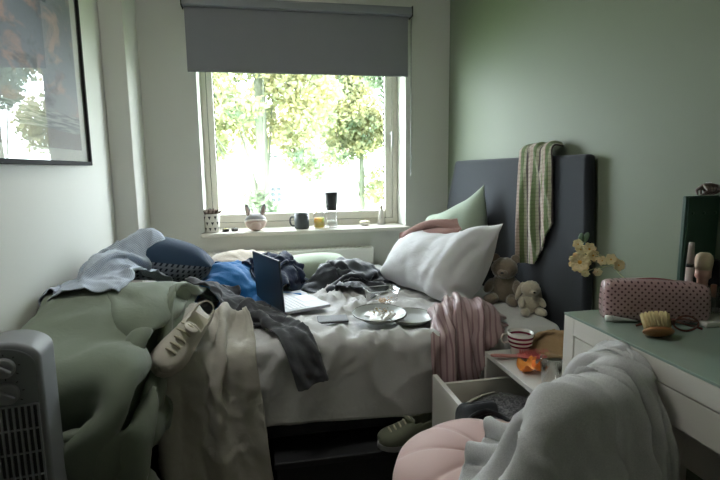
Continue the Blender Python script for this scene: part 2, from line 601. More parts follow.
def pillow(name, w, l, h, corners, mat, bodies, puff=14.0, steps=60, bend=.15, pinfix=True, parent=None, register=True, sub=1, seed=0, grav=3.0, wr=None, **k):
    """two sheets sewn round the edge and filled; corners = world positions of (00, 10, 11, 01)"""
    nu, nv = int(round(w/h))+1, int(round(l/h))+1
    c = np.array(corners, float)
    s, t = np.meshgrid(np.linspace(0, 1, nu), np.linspace(0, 1, nv), indexing='ij')
    base = ((1-s)*(1-t))[..., None]*c[0]+(s*(1-t))[..., None]*c[1]+(s*t)[..., None]*c[2]+((1-s)*t)[..., None]*c[3]
    nrm = np.cross(c[2]-c[0], c[3]-c[1]); nrm /= np.linalg.norm(nrm)
    lens = (16*s*(1-s)*t*(1-t))
    i1 = np.arange(nu*nv).reshape(nu, nv)
    i2 = i1.copy(); inn = np.zeros((nu, nv), bool); inn[1:-1, 1:-1] = True
    i2[inn] = nu*nv+np.arange(inn.sum())
    N = nu*nv+inn.sum()
    P = np.zeros((N, 3))
    wob = (lownoise(s, t, 3, seed+5)*.006)[..., None]*nrm
    P[i1] = base+(lens*.04)[..., None]*nrm+wob
    P[i2[inn]] = (base-(lens*.04)[..., None]*nrm+wob)[inn]
    cons = batches(i1, h, bend)
    on = np.zeros(N, bool); on[i1[0]] = on[i1[-1]] = True; on[i1[:, 0]] = on[i1[:, -1]] = True
    for i, j, r, kk in batches(i2, h, bend):
        m = ~(on[i] & on[j])
        if m.any(): cons.append((i[m], j[m], r, kk))
    hs = h
    def quads(idx, flip):
        q = np.stack([idx[:-1, :-1], idx[1:, :-1], idx[1:, 1:], idx[:-1, 1:]], -1).reshape(-1, 4)
        return q[:, ::-1] if flip else q
    Q = np.vstack([quads(i1, False), quads(i2, True)])
    def press(P, t):
        n = np.cross(P[Q[:, 2]]-P[Q[:, 0]], P[Q[:, 3]]-P[Q[:, 1]])*.125/(hs*hs)
        a = np.zeros_like(P)
        for kx in range(4):
            for ax in range(3): a[:, ax] += np.bincount(Q[:, kx], n[:, ax], N)
        return a*puff*(1.0 if t > .1 else t*10)
    pins = [i1[0, 0], i1[-1, 0], i1[-1, -1], i1[0, -1]]
    pin = (np.array(pins), c) if pinfix is True else ((np.array([pins[q] for q in pinfix]), c[list(pinfix)]) if pinfix else None)
    P = SIM(name, P, cons, bodies, press=press, pin=pin, steps=steps, grav=grav, h=h, iters=12, **k)
    P = smooth_grid(P, i1, 1, .4)
    P = smooth_grid(P, i2, 1, .4)
    if register: STAT.append(P.copy())
    for q in (wr or []):
        fade = (np.clip(np.minimum(np.minimum(s, 1-s), np.minimum(t, 1-t))*12, 0, 1)*.75+.25)
        for ids, sel, sg in ((i1, np.ones((nu, nv), bool), 1), (i2, inn, -1)):
            nn = grid_normals(P, ids).reshape(nu, nv, 3)*sg
            d = creases((s*w).ravel(), (t*l).ravel(), *q).reshape(nu, nv)*fade*np.where(on[ids], 0, 1)
            P[ids[sel]] += (nn*d[..., None])[sel]
    uv = np.zeros((N, 2)); uv[i1] = np.stack([s*w, t*l], -1); uv[i2[inn]] = np.stack([s*w, t*l], -1)[inn]
    return obj(name, (P, Q), mat, parent=parent, sub=sub, uv=uv)

# ================================================================== THE ROOM
XL, XR, YB, YF, ZC = -.775, 1.241, 3.2, -1.3, 2.45

def wall_paint(name, col, rough=.85, var=.035):
    t = NT(name); c = rgb(col); v = t.coord()
    cc = t.mix(t.noise(v, 1.6, 3), scl(c, 1-var), scl(c, 1+var))
    nm = t.bump(t.noise(v, 160, 3), .08, .002)
    nm = t.bump(t.noise(v, 3, 2), .05, .02, nm)
    t.bsdf(cc, rough, nm, Specular_IOR_Level=.3)
    return t.m

M_white = wall_paint('paint_white', (206, 206, 198))
M_green = wall_paint('paint_sage', (115, 123, 105), .6)
M_ceil = wall_paint('paint_ceiling', (222, 222, 216))
M_trim = plain('gloss_white', (218, 214, 204), .35, .03)
M_upvc = plain('window_white', (214, 210, 198), .35, .03)
M_rad = plain('radiator_white', (214, 213, 206), .4, .03)
M_pane = pane_mat('window_pane')
M_black = plain('black_plastic', (24, 25, 27), .45)
M_darkgasket = plain('gasket', (48, 46, 42), .6)
M_chrome = plain('brushed_metal', (176, 176, 174), .3, .04, metallic=None) if False else None
t = NT('metal'); t.bsdf(rgb((182, 182, 180)), .28, Metallic=1.0); M_metal = t.m

def floor_mat():
    t = NT('floor_boards'); v = t.mapped((1, 1, 1))
    b = t.n('ShaderNodeTexBrick'); t.l(v, b.inputs['Vector'])
    b.inputs['Scale'].default_value = 1; b.inputs['Brick Width'].default_value = 1.2; b.inputs['Row Height'].default_value = .14
    b.inputs['Mortar Size'].default_value = .002
    b.inputs['Color1'].default_value = rgb((74, 64, 55)); b.inputs['Color2'].default_value = rgb((60, 52, 46)); b.inputs['Mortar'].default_value = rgb((25, 22, 20))
    g = t.noise(t.mapped((3, 60, 3)), 3, 5)
    cc = t.mix(t.math('MULTIPLY', g, .5), b.outputs[0], rgb((40, 34, 30)))
    t.bsdf(cc, .5, t.bump(g, .1, .002)); return t.m

struct('floor', box(XL-.1, XR+.1, YF-.1, YB+.3, -.1, 0), floor_mat(), smooth=False)
struct('ceiling', box(XL-.1, XR+.1, YF-.1, YB+.3, ZC, ZC+.1), M_ceil, smooth=False)
struct('wall_left', box(XL-.12, XL, YF-.1, YB+.3, 0, ZC), M_white, smooth=False)
struct('wall_right', box(XR, XR+.12, YF-.1, YB+.3, 0, ZC), M_green, smooth=False)
struct('wall_front', box(XL, XR, YF-.12, YF, 0, ZC), M_white, smooth=False)
WX0, WX1, WZ0, WZ1 = -.346, .945, .785, 1.98
struct('wall_back', join(box(XL, WX0, YB, YB+.3, 0, ZC), box(WX1, XR, YB, YB+.3, 0, ZC),
                         box(WX0, WX1, YB, YB+.3, 0, WZ0), box(WX0, WX1, YB, YB+.3, WZ1, ZC)), M_white, smooth=False)
struct('trim_1', box(XL, -.657, 2.89, YB, 0, ZC), M_white, bevel=.006)
# sill board with rounded nose
struct('trim_2', box(-.366, .968, 3.155, 3.405, .785, .81), M_trim, bevel=.006)

# window
win = tag(bpy.data.objects.new('window_1', None), kind='structure'); C.objects.link(win); win.location = (.3, 3.43, .81)
def ring(x0, x1, z0, z1, w, y0, y1):
    wl, wr, wb, wt = w
    return join(box(x0, x0+wl, y0, y1, z0, z1), box(x1-wr, x1, y0, y1, z0, z1), box(x0+wl, x1-wr, y0, y1, z0, z0+wb), box(x0+wl, x1-wr, y0, y1, z1-wt, z1))
obj('window_frame', ring(WX0, WX1, .81, WZ1, (.034, .036, .038, .04), 3.40, 3.47), M_upvc, win, bevel=.003)
obj('window_sash', ring(WX0+.037, WX1-.039, .851, WZ1-.043, (.038, .05, .052, .05), 3.395, 3.455), M_upvc, win, bevel=.005)
obj('window_gasket', ring(WX0+.030, WX1-.032, .842, WZ1-.036, (.012, .012, .014, .012), 3.41, 3.45), M_darkgasket, win, smooth=False)
obj('window_pane', box(WX0+.07, WX1-.085, 3.43, 3.434, .898, WZ1-.09), M_pane, win, smooth=False)
# perforated spacer bar between the panes
sp = [box(x, x+.005, 3.422, 3.429, z, z+.022) for x in (WX0+.0755, WX1-.0945) for z in np.arange(.905, 1.88, .036)]
obj('spacer_bar', join(*sp), M_darkgasket, win, smooth=False)
hd = obj('window_handle', join(lathe([(.012, 0), (.012, .012), (.008, .014)], 16), ), M_metal, win)
bpy.data.objects.remove(hd)
hb = xf(lathe([(.0, 0), (.013, 0), (.013, .01), (.007, .012), (.007, .03), (0, .03)], 16), (.9, 3.395, 1.43), (PI/2, 0, 0))
hl = xf(tube(spline([(0, 0, .012), (0, -.002, -.02), (0, -.004, -.06), (0, 0, -.1)], 14), [.008]*3+[.0085]*8+[.007]*3, 10), (.9, 3.372, 1.43))
obj('window_handle', join(hb, hl), M_metal, win)

# roller blind
bl = thing('roller_blind', 'grey roller blind pulled a third of the way down over the window', 'blind', (.285, 3.16, 1.765))
M_blind = fabric('blind_fabric', (130, 130, 135), .8, 900, .15, .03, 6, .1, .02)
obj('cassette', prism([(3.115, 2.13), (3.118, 2.165), (3.13, 2.178), (3.19, 2.178), (3.19, 2.125), (3.122, 2.125)], 'x', -.394, .962), plain('blind_cassette', (136, 138, 142), .4, .03), bl, bevel=.003)
obj('end_cap', box(.962, .968, 3.112, 3.192, 2.118, 2.18), M_darkgasket, bl, bevel=.002)
obj('end_cap', box(-.400, -.394, 3.112, 3.192, 2.118, 2.18), M_darkgasket, bl, bevel=.002)
obj('blind_cloth', box(-.386, .945, 3.149, 3.1505, 1.785, 2.14), M_blind, bl, smooth=False)
obj('bottom_bar', box(-.386, .945, 3.145, 3.1545, 1.764, 1.786), M_blind, bl, bevel=.003)
obj('pull_chain', join(tube([(.972, 3.165, 2.12), (.972, 3.165, 1.15), (.9725, 3.172, 1.142), (.973, 3.179, 1.15), (.973, 3.179, 2.12)], .0025, 6)), plain('blind_chain', (150, 150, 146), .5), bl)

# radiator under the window
rd = thing('radiator', 'white panel radiator on the wall beneath the windowsill', 'radiator', (.25, 3.13, .12))
obj('panel', prism([(3.085, .14), (3.08, .16), (3.08, .67), (3.085, .69), (3.10, .69), (3.10, .14)], 'x', -.34, .698), M_rad, rd, bevel=.003)
obj('top_grille', join(box(-.34, .698, 3.10, 3.165, .684, .692), *[box(-.33+.03*k, -.318+.03*k, 3.105, 3.16, .691, .695) for k in range(34)]), M_rad, rd, smooth=False)
obj('back_panel', box(-.34, .698, 3.15, 3.165, .14, .684), M_rad, rd, bevel=.003)
obj('bracket', box(.1, .13, 3.165, 3.196, .3, .6), M_rad, rd, smooth=False)
obj('valve', tube([(.66, 3.12, .16), (.66, 3.12, 0)], .008, 10), M_metal, rd)

# framed print on the left wall
pc = thing('framed_picture', 'large black framed seaside print behind glass on the left wall', 'picture', (-.765, 1.92, 1.2245))
px0, px1 = -.775, -.753
def ringx(y0, y1, z0, z1, w, x0, x1):
    return join(box(x0, x1, y0, y0+w, z0, z1), box(x0, x1, y1-w, y1, z0, z1), box(x0, x1, y0+w, y1-w, z0, z0+w), box(x0, x1, y0+w, y1-w, z1-w, z1))
PY0, PY1, PZ0, PZ1 = 1.3, 2.528, 1.2245, 2.10
obj('frame', ringx(PY0, PY1, PZ0, PZ1, .017, px0, px1), plain('frame_black', (26, 26, 25), .75, Specular_IOR_Level=.15), pc, bevel=.002)
obj('mount', box(-.774, -.768, PY0+.017, PY1-.017, PZ0+.017, PZ1-.017), plain('mount_card', (214, 214, 206), .9, .02), pc, smooth=False)
def print_mat():
    t = NT('seaside_print'); v = t.coord('Object'); s = t.sep(v)
    u, z = s[1], s[2]
    n = t.noise(t.mapped((1, 2.2, 4.5)), 2.2, 6, .6, .6)
    n2 = t.noise(t.mapped((1, 1.5, 3), loc=(3, 1, 2)), 3.2, 5, .55, .5)
    sky = t.ramp(z, [(0.2, rgb((150, 150, 152))), (.34, rgb((128, 134, 142))), (.62, rgb((104, 114, 124))), (.9, rgb((84, 94, 108)))])
    cl = t.ramp(n, [(.50, (0, 0, 0, 1)), (.62, (1, 1, 1, 1))])
    sky = t.mix(cl, sky, rgb((176, 148, 138)))
    dk = t.ramp(n2, [(.55, (0, 0, 0, 1)), (.66, (1, 1, 1, 1))])
    sky = t.mix(t.math('MULTIPLY', dk, .7), sky, rgb((58, 60, 68)))
    wv = t.noise(t.mapped((1, 3, 60)), 2, 4, .6)
    sea = t.mix(t.ramp(wv, [(.45, (0, 0, 0, 1)), (.58, (1, 1, 1, 1))]), rgb((92, 98, 100)), rgb((172, 172, 168)))
    beach = t.mix(t.noise(t.mapped((1, 40, 5)), 2, 4), rgb((98, 92, 86)), rgb((126, 120, 112)))
    e1 = t.math('GREATER_THAN', z, .205)
    e2 = t.math('GREATER_THAN', t.math('ADD', z, t.math('MULTIPLY', wv, .02)), .145)
    c = t.mix(e2, beach, sea); c = t.mix(e1, c, sky)
    t.bsdf(c, .6); return t.m
obj('print', box(-.768, -.7665, PY0+.085, PY1-.085, PZ0+.065, PZ1-.065), print_mat(), pc, smooth=False)
obj('glazing', box(-.760, -.7585, PY0+.014, PY1-.014, PZ0+.014, PZ1-.014), pane_mat('picture_glass', 1.5, 1.0), pc, smooth=False)

# ================================================================== OUTSIDE
ground = struct('ground', box(-14, 16, 4, 40, -2.8, -2.7), plain('lawn', (96, 122, 62), .9, .3, 2), smooth=False)
M_bark = plain('bark', (92, 98, 82), .9, .3, 8, .6, 20)

def leaf_mat(name, a, b):
    t = NT(name); v = t.coord()
    g = t.n('ShaderNodeObjectInfo')
    cc = t.ramp(t.noise(v, 1.4, 4, .7), [(.35, rgb(a)), (.65, rgb(b))])
    d = t.n('ShaderNodeBsdfDiffuse'); t.l(cc, d.inputs[0])
    tr = t.n('ShaderNodeBsdfTranslucent'); t.l(cc, tr.inputs[0])
    mx = t.n('ShaderNodeMixShader'); mx.inputs[0].default_value = .5
    t.l(d.outputs[0], mx.inputs[1]); t.l(tr.outputs[0], mx.inputs[2]); t.l(mx.outputs[0], t.out.inputs[0])
    return t.m
L_yel = leaf_mat('leaves_yellow', (166, 164, 120), (136, 148, 110))
L_grn = leaf_mat('leaves_green', (98, 116, 98), (124, 138, 110))
L_mix = leaf_mat('leaves_mixed', (176, 170, 122), (104, 122, 100))

def leaves(clumps, n, size, seed):
    r = np.random.default_rng(seed)
    w = np.array([c[3]**2 for c in clumps]); w /= w.sum()
    which = r.choice(len(clumps), n, p=w)
    c = np.array([q[:3] for q in clumps])[which]; R = np.array([q[3] for q in clumps])[which]
    d = r.normal(size=(n, 3)); d /= np.linalg.norm(d, axis=1)[:, None]
    p = c+d*(R*r.uniform(.25, 1, n)**.6)[:, None]*np.array([1, 1, .8])
    a = r.normal(size=(n, 3)); a /= np.linalg.norm(a, axis=1)[:, None]
    b = np.cross(a, r.normal(size=(n, 3))); b /= np.linalg.norm(b, axis=1)[:, None]
    s = size*r.uniform(.6, 1.3, n)[:, None]
    V = np.stack([p-a*s, p+b*s*.55, p+a*s, p-b*s*.55], 1).reshape(-1, 3)
    return V, [(4*i, 4*i+1, 4*i+2, 4*i+3) for i in range(n)]

def tree(label, x, y, h, tr, clumps, n, size, lm, seed, lean=.0, ivy=0):
    t = thing('tree', label, 'tree', (x, y, -2.7), group='trees outside the window')
    pts = spline([(x-lean, y, -2.72), (x-lean*.6, y, -1), (x, y, .8), (x+lean*.3, y, h)], 16)
    br = [tube(pts, np.linspace(tr*1.25, tr*.55, 16), 12)]
    r = np.random.default_rng(seed)
    for c in clumps[:10]:
        k = r.integers(8, 15)
        m = (pts[k]+np.array(c[:3]))/2+np.array([0, 0, .15])
        br.append(tube(spline([pts[k], m, c[:3]], 8), np.linspace(tr*.22, tr*.05, 8), 7))
    obj('trunk', join(*br), M_bark, t)
    tag(obj('foliage', leaves(clumps, n, size, seed), lm, t, smooth=False), kind='stuff')
    if ivy:
        cl = [(x+.12*math.cos(k*2.4)-lean*.4, y-.12, -1.5+k*.18, .26) for k in range(13)]
        tag(obj('ivy', leaves(cl, 1500, .06, seed+9), L_grn, t, smooth=False), kind='stuff')
    return t

def clumps_in(x0, x1, y0, y1, z0, z1, n, r0, r1, seed):
    r = np.random.default_rng(seed)
    return [(r.uniform(x0, x1), r.uniform(y0, y1), r.uniform(z0, z1), r.uniform(r0, r1)) for _ in range(n)]
tree('ivy clad tree with yellow green leaves, trunk left of centre in the window', .06, 9, 4.2, .14,
     clumps_in(-1.3, 1.3, 8.3, 9.8, 1.75, 3.4, 26, .3, .6, 1)+[(.75, 8.9, 1.4, .35), (.55, 9, 1.7, .35), (-.9, 9, 1.6, .3), (.95, 9, 1.15, .25)], 11000, .06, L_mix, 3, ivy=1)
tree('yellow leaved tree with no visible base, at the far left of the window', -1.7, 10.5, 3.6, .11,
     clumps_in(-2.1, -.7, 10, 11, 1.5, 2.9, 14, .35, .6, 5), 7000, .06, L_yel, 11)
tree('slim tree with sparse yellow green leaves, right of centre in the window', 2.44, 12, 4.4, .09,
     clumps_in(1.6, 3.1, 11.5, 12.6, 1.3, 3.9, 26, .35, .65, 8)+[(2.9, 11.8, 1.0, .4), (2.8, 11.8, .6, .4)], 11000, .065, L_mix, 15)
tree('green tree at the right edge of the window', 2.75, 9.5, 4.2, .1,
     clumps_in(2.0, 3.3, 9, 10, 1.9, 3.4, 14, .3, .55, 21), 6000, .06, L_grn, 27)
for k, (x, y, z, s, lb) in enumerate(((.75, 8.2, .45, .42, 'green garden bush low in the window, behind the bulldog ornament and mug'), (1.75, 8.6, .35, .5, 'pale green garden bush low in the window behind the tall bottle'), (2.45, 8.4, .35, .45, 'green garden bush low in the right of the window'))):
    b = thing('garden_bush', lb, 'bush', (x, y, -2.7), group='bushes outside the window')
    obj('stem', tube([(x, y, -2.72), (x+.03, y, -1.2), (x, y, z)], [.05, .04, .02], 8), M_bark, b)
    cl = clumps_in(x-s, x+s, y-.3, y+.3, z-1.6, z, 12, .25, .4, 40+k)
    tag(obj('foliage', leaves(cl, 1800, .06, 50+k), (L_grn, L_mix, L_mix)[k], b, smooth=False), kind='stuff')

hs = thing('house', 'white rendered house beyond the trees outside the window', 'house', (0, 18, -2.7))
M_rend = plain('white_render', (196, 194, 188), .9, .04, 2)
obj('walls', box(-3.2, 3.0, 16, 22, -2.7, 1.75), M_rend, hs, smooth=False)
obj('roof', prism([(15.7, 1.72), (19, 3.5), (22.3, 1.72)], 'x', -3.5, 3.3), plain('roof_tile', (150, 128, 116), .8, .15), hs, smooth=False)
M_dk = plain('dark_pane', (78, 86, 92), .15)
for wx0, wz0, ww, wh in ((.28, .12, .42, .55), (.2, 1.42, .42, .3), (-2.3, .1, .6, .7)):
    f = obj('window_casing', ring(wx0, wx0+ww, wz0, wz0+wh, (.05,)*4, 15.95, 16.02), M_rend, hs, smooth=False)
    obj('pane', box(wx0+.05, wx0+ww-.05, 15.99, 16.0, wz0+.05, wz0+wh-.05), M_dk, f, smooth=False)
    obj('glazing_bar', join(box(wx0+ww/2-.02, wx0+ww/2+.02, 15.96, 15.99, wz0+.05, wz0+wh-.05), *[box(wx0+.05, wx0+ww-.05, 15.96, 15.99, wz0+wh*q-.02, wz0+wh*q+.02) for q in (.35, .65)]), M_rend, f, smooth=False)
fn = thing('garden_fence', 'pale timber fence low in the right of the window', 'fence', (3, 13.5, -2.7))
obj('fence_boards', join(*[box(2.3+.16*k, 2.45+.16*k, 13.5, 13.53, -2.7, .78+.0*k) for k in range(12)]), plain('fence_wood', (206, 200, 188), .8), fn, smooth=False)
obj('fence_rail', box(2.25, 4.3, 13.46, 13.56, .78, .84), plain('fence_cap', (220, 216, 206), .8), fn, smooth=False)

# ================================================================== FURNITURE
# ---- bed
BX0, BX1, BY0, BY1, BZ = -.735, 1.135, 1.715, 3.055, .565
bed = thing('bed', 'double bed along the window wall with a tall charcoal upholstered headboard', 'bed', (.2, 2.38, 0))
M_char = fabric('headboard_fabric', (47, 51, 56), .9, 700, .4, .12, 5, .2, .06)
M_base = fabric('bed_base_fabric', (44, 45, 48), .9, 500, .3, .1)
hp = [(1.672, 1.240), (1.655, 1.0), (1.642, .70), (1.638, .25), (3.10, .25), (3.10, .70), (3.085, .95), (2.953, 1.234)]
hv, hf = prism(hp, 'x', 1.188, 1.234)
obj('headboard', (hv, hf), M_char, bed, bevel=.018, bseg=4)
obj('mattress', box(BX0, BX1, BY0+.012, BY1, .285, BZ-.008), fabric('mattress_ticking', (196, 196, 196), .9), bed, bevel=.04, bseg=4)
obj('bed_base', box(BX0, BX1, BY0+.03, BY1-.02, .215, .287), M_base, bed, bevel=.01)
for x in (BX0+.06, .2, BX1-.06):
    for y in (BY0+.09, BY1-.1):
        obj('leg', lathe([(.022, 0), (.028, .2), (.03, .216)], 14, (x, y, 0)), M_black, bed)

# ---- dressing table
dk = thing('dressing_table', 'white dressing table with a glass top against the green wall', 'table', (1.03, .62, 0))
M_desk = plain('white_lacquer', (222, 219, 212), .4, .02)
DX0, DX1, DY0, DY1 = .828, 1.236, .0, 1.226
t = NT('frosted_glass_top'); t.bsdf(rgb((150, 168, 158)), .12, Specular_IOR_Level=.6, Coat_Weight=.6, Coat_Roughness=.03); M_gtop = t.m
obj('glass_top', box(DX0-.001, DX1, DY0, DY1+.001, .783, .79), M_gtop, dk, bevel=.0015)
obj('side_panel', box(DX0, DX1, DY1-.045, DY1, 0, .783), M_desk, dk, bevel=.002)
obj('side_panel', box(DX0, DX1, DY0, DY0+.045, 0, .783), M_desk, dk, bevel=.002)
obj('top_rail', box(DX0, DX0+.02, DY0+.045, DY1-.045, .735, .783), M_desk, dk, bevel=.002)
dr = obj('drawer', box(DX0+.002, DX0+.02, DY0+.047, DY1-.047, .655, .732), M_desk, dk, bevel=.002)
obj('drawer_box', box(DX0+.02, DX1-.05, DY0+.06, DY1-.06, .66, .73), plain('chipboard', (170, 150, 136), .8), dr, smooth=False)
obj('back_panel', box(DX1-.02, DX1, DY0+.045, DY1-.045, .3, .783), M_desk, dk, smooth=False)

# ---- bedside drawer unit with its drawer pulled out
NX0, NX1, NY0, NY1, NZ = .80, 1.155, 1.245, 1.665, .515
ns = thing('bedside_drawers', 'low white bedside drawer unit between bed and dressing table, drawer hanging open', 'drawers', (1.0, 1.45, 0))
obj('top', box(NX0, NX1, NY0, NY1, NZ-.018, NZ), plain('bedside_top', (198, 196, 190), .35, .03), ns, bevel=.002)
obj('side_panel', box(NX0, NX1, NY0, NY0+.018, 0, NZ-.018), M_desk, ns, bevel=.001)
obj('side_panel', box(NX0, NX1, NY1-.018, NY1, 0, NZ-.018), M_desk, ns, bevel=.001)
obj('back_panel', box(NX1-.012, NX1, NY0+.018, NY1-.018, 0, NZ-.018), M_desk, ns, smooth=False)
d1 = obj('drawer', box(.588, .606, NY0+.004, NY1-.02, .225, .452), M_desk, ns, bevel=.002)
obj('drawer_side', box(.606, 1.02, NY0+.022, NY0+.036, .24, .425), M_desk, d1, smooth=False)
obj('drawer_side', box(.606, 1.02, NY1-.052, NY1-.038, .24, .425), M_desk, d1, smooth=False)
obj('drawer_bottom', box(.606, 1.02, NY0+.036, NY1-.052, .24, .25), M_desk, d1, smooth=False)
d2 = obj('drawer', box(NX0-.012, NX0+.004, NY0+.004, NY1-.02, .01, .22), M_desk, ns, bevel=.002)

# ---- pink shell chair
cx, cy = .562, 1.08
ch = thing('tub_chair', 'blush pink channelled tub chair under the grey hoodie', 'chair', (cx, cy, 0))
def pink_velvet():
    t = NT('pink_velvet'); v = t.coord(); c = rgb((200, 166, 160))
    cc = t.mix(t.noise(v, 5, 3), scl(c, .92), scl(c, 1.06))
    t.bsdf(cc, .65, t.bump(t.noise(v, 300, 2), .1, .001), Sheen_Weight=.6, Sheen_Roughness=.35); return t.m
M_pink = pink_velvet()
def channel_disc(R, z0, z1, nch, seg=160, rings=26):
    V, F = [], []
    for i in range(rings+1):
        q = i/rings
        for k in range(seg):
            a = 2*PI*k/seg
            g = abs(math.sin(a*nch/2+.4))**.22         # 1 on a channel, 0 on its seam
            rr = R*min(1, q*1.25) if q < .8 else R*(1+.035*math.sin((q-.8)/.2*PI))
            if q < .8:
                e = (q/.8)
                z = z1-.055*e**4-(1-g)*.011*min(1, e*3)-.02*(1-e)**3
            else:
                s_ = (q-.8)/.2
                z = z1-.055-(z1-.055-z0)*s_; rr -= (1-g)*.004
                if s_ > .9: rr *= .93
            V.append((cx+rr*math.cos(a), cy+rr*math.sin(a), z-(1-g)*.004))
    for i in range(rings):
        for k in range(seg):
            k2 = (k+1) % seg
            F.append((i*seg+k, (i+1)*seg+k, (i+1)*seg+k2, i*seg+k2))
    F.append(tuple(rings*seg+k for k in range(seg)))
    return V, F
obj('seat', channel_disc(.258, .36, .492, 9), M_pink, ch)
A0, A1, RB = math.radians(-90), math.radians(-22), .25
def backrest():
    V, F = [], []
    na, prof = 70, [(-.030, .40), (-.036, .52), (-.038, .65), (-.034, .72), (-.02, .75), (0, .758), (.02, .75), (.034, .72), (.036, .55), (.03, .36), (0, .352)]
    for i in range(na+1):
        a = A0+(A1-A0)*i/na
        g = abs(math.sin(i/na*PI*6))**.5
        e = min(i, na-i)/na
        drop = (.16 if i < na/2 else .08)*max(0, 1-e/.3)**2
        for x, z in prof:
            rr = RB+x*(.8+.2*g); zz = z-(drop+(1-g)*.008)*(z-.36)/.44
            V.append((cx+rr*math.cos(a), cy+rr*math.sin(a), zz))
    m = len(prof)
    for i in range(na):
        for k in range(m):
            F.append((i*m+k, i*m+(k+1) % m, (i+1)*m+(k+1) % m, (i+1)*m+k))
    F.append(tuple(range(m))); F.append(tuple(na*m+k for k in range(m))[::-1])
    return V, F
obj('backrest', backrest(), M_pink, ch)
for q in range(4):
    a = PI/4+q*PI/2
    p0 = (cx+.15*math.cos(a), cy+.15*math.sin(a), .37); p1 = (cx+.20*math.cos(a), cy+.20*math.sin(a), 0)
    obj('leg', tube([p1, p0], [.011, .016], 12), M_black, ch)

# ---- tower fan heater
fh = thing('tower_fan', 'grey tower fan heater with two dials in front of the duvet', 'fan', (-.585, 1.25, 0))
M_fan = plain('fan_grey', (128, 131, 134), .45, .03)
M_fand = plain('fan_dark', (40, 42, 44), .5, .05)
FW, FZ = .076, .818
def fan_body():
    out = []
    for k in range(25):
        a = PI*k/24
        out.append((FW*math.cos(a), FZ-.045+.045*math.sin(a)))
    return [(FW, .02)]+out+[(-FW, .02)]
def fx(vf):   # local (x right, y toward back) -> world, turned slightly to the right
    return xf(vf, (-.592, 1.262, 0), (0, 0, .12))
obj('body', fx(prism(fan_body(), 'y', -.05, .07)), M_fan, fh, bevel=.012, bseg=3)
obj('bezel', fx(prism([(x*.86, z-.012 if z > .1 else z+.03) for x, z in fan_body()], 'y', -.053, -.05)), plain('fan_face', (112, 115, 118), .5, .03), fh, bevel=.002)
obj('grille_back', fx(box(-.061, .061, -.0545, -.052, .09, .67)), M_fand, fh, smooth=False)
obj('grille', fx(join(*[box(-.0625+.0125*k-.0022, -.0625+.0125*k+.0022, -.0600, -.054, .088, .672) for k in range(11)],
                      *[box(-.064, .064, -.0585, -.054, .09+.058*k-.002, .09+.058*k+.002) for k in range(11)])), M_fan, fh, smooth=False)
for z, s in ((.783, .9), (.722, 1.0)):
    d_ = obj('dial', fx(xf(lathe([(0, 0), (.026*s, 0), (.026*s, .006), (.022*s, .010), (0, .010)], 28), (.004, -.053, z-.02), (PI/2, 0, 0))), M_fan, fh, bevel=.001)
    obj('dial_grip', fx(xf(box(-.021*s, .021*s, -.005, .005, .01, .02), (.004, -.053, z-.02), (PI/2, .6, 0))), M_fan, d_, bevel=.003)
    obj('dial_marks', fx(join(*[xf(box(.029*s, .034*s, -.0012, .0012, 0, .0016), (.004, -.0525, z-.02), (PI/2, 0, 0)) if False else
        ([(.004+math.cos(a)*r_+(-math.sin(a))*w_, y_, z-.02+math.sin(a)*r_+math.cos(a)*w_) for r_, w_, y_ in ((.030*s, -.0012, -.0535), (.035*s, -.0012, -.0535), (.035*s, .0012, -.0535), (.030*s, .0012, -.0535))], [(0, 1, 2, 3)]) for a in np.linspace(-.6, PI+.6, 7)])), M_fand, d_, smooth=False)
obj('foot', fx(lathe([(.11, 0), (.11, .012), (.09, .02), (0, .022)], 32, (0, .01, 0))), M_fand, fh)

# ---- dark storage box and trainer below the bed
sb = thing('storage_box', 'flat dark storage box pushed under the bed', 'box', (.3, 1.9, 0))
M_box = plain('box_dark', (34, 35, 37), .6, .08)
obj('tray', box(.02, .70, 1.655, 2.2, .0, .155), M_box, sb, bevel=.012)
obj('lid', box(.01, .71, 1.645, 2.21, .150, .176), M_box, sb, bevel=.006)
s2 = thing('storage_box', 'second dark storage box under the bed, left of the first', 'box', (-.2, 1.9, 0))
obj('tray', box(-.02, -.32, 1.78, 2.2, .0, .12), M_box, s2, bevel=.012)
obj('lid', box(-.01, -.33, 1.77, 2.21, .118, .135), M_box, s2, bevel=.006)
# ================================================================== BEDDING AND CLOTHES
B_bed = sd_box((BX0-.1, BY0-.005, .0), (1.165, 3.06, BZ+.004), .035)
B_bed2 = sd_box((BX0-.1, BY0-.02, .0), (1.165, 3.06, BZ+.012), .04)
B_floor = sd_plane((0, 0, 0), (0, 0, 1)); B_left = sd_plane((XL, 0, 0), (1, 0, 0)); B_back = sd_plane((0, YB, 0), (0, -1, 0))
B_pillar = sd_box((XL-.2, 2.89, 0), (-.657, 3.3, 2.4), .01)
B_head = sd_box((1.184, 1.66, .2), (1.32, 3.1, 1.24), .02)
ROOM = [B_floor, B_left, B_back, B_pillar]

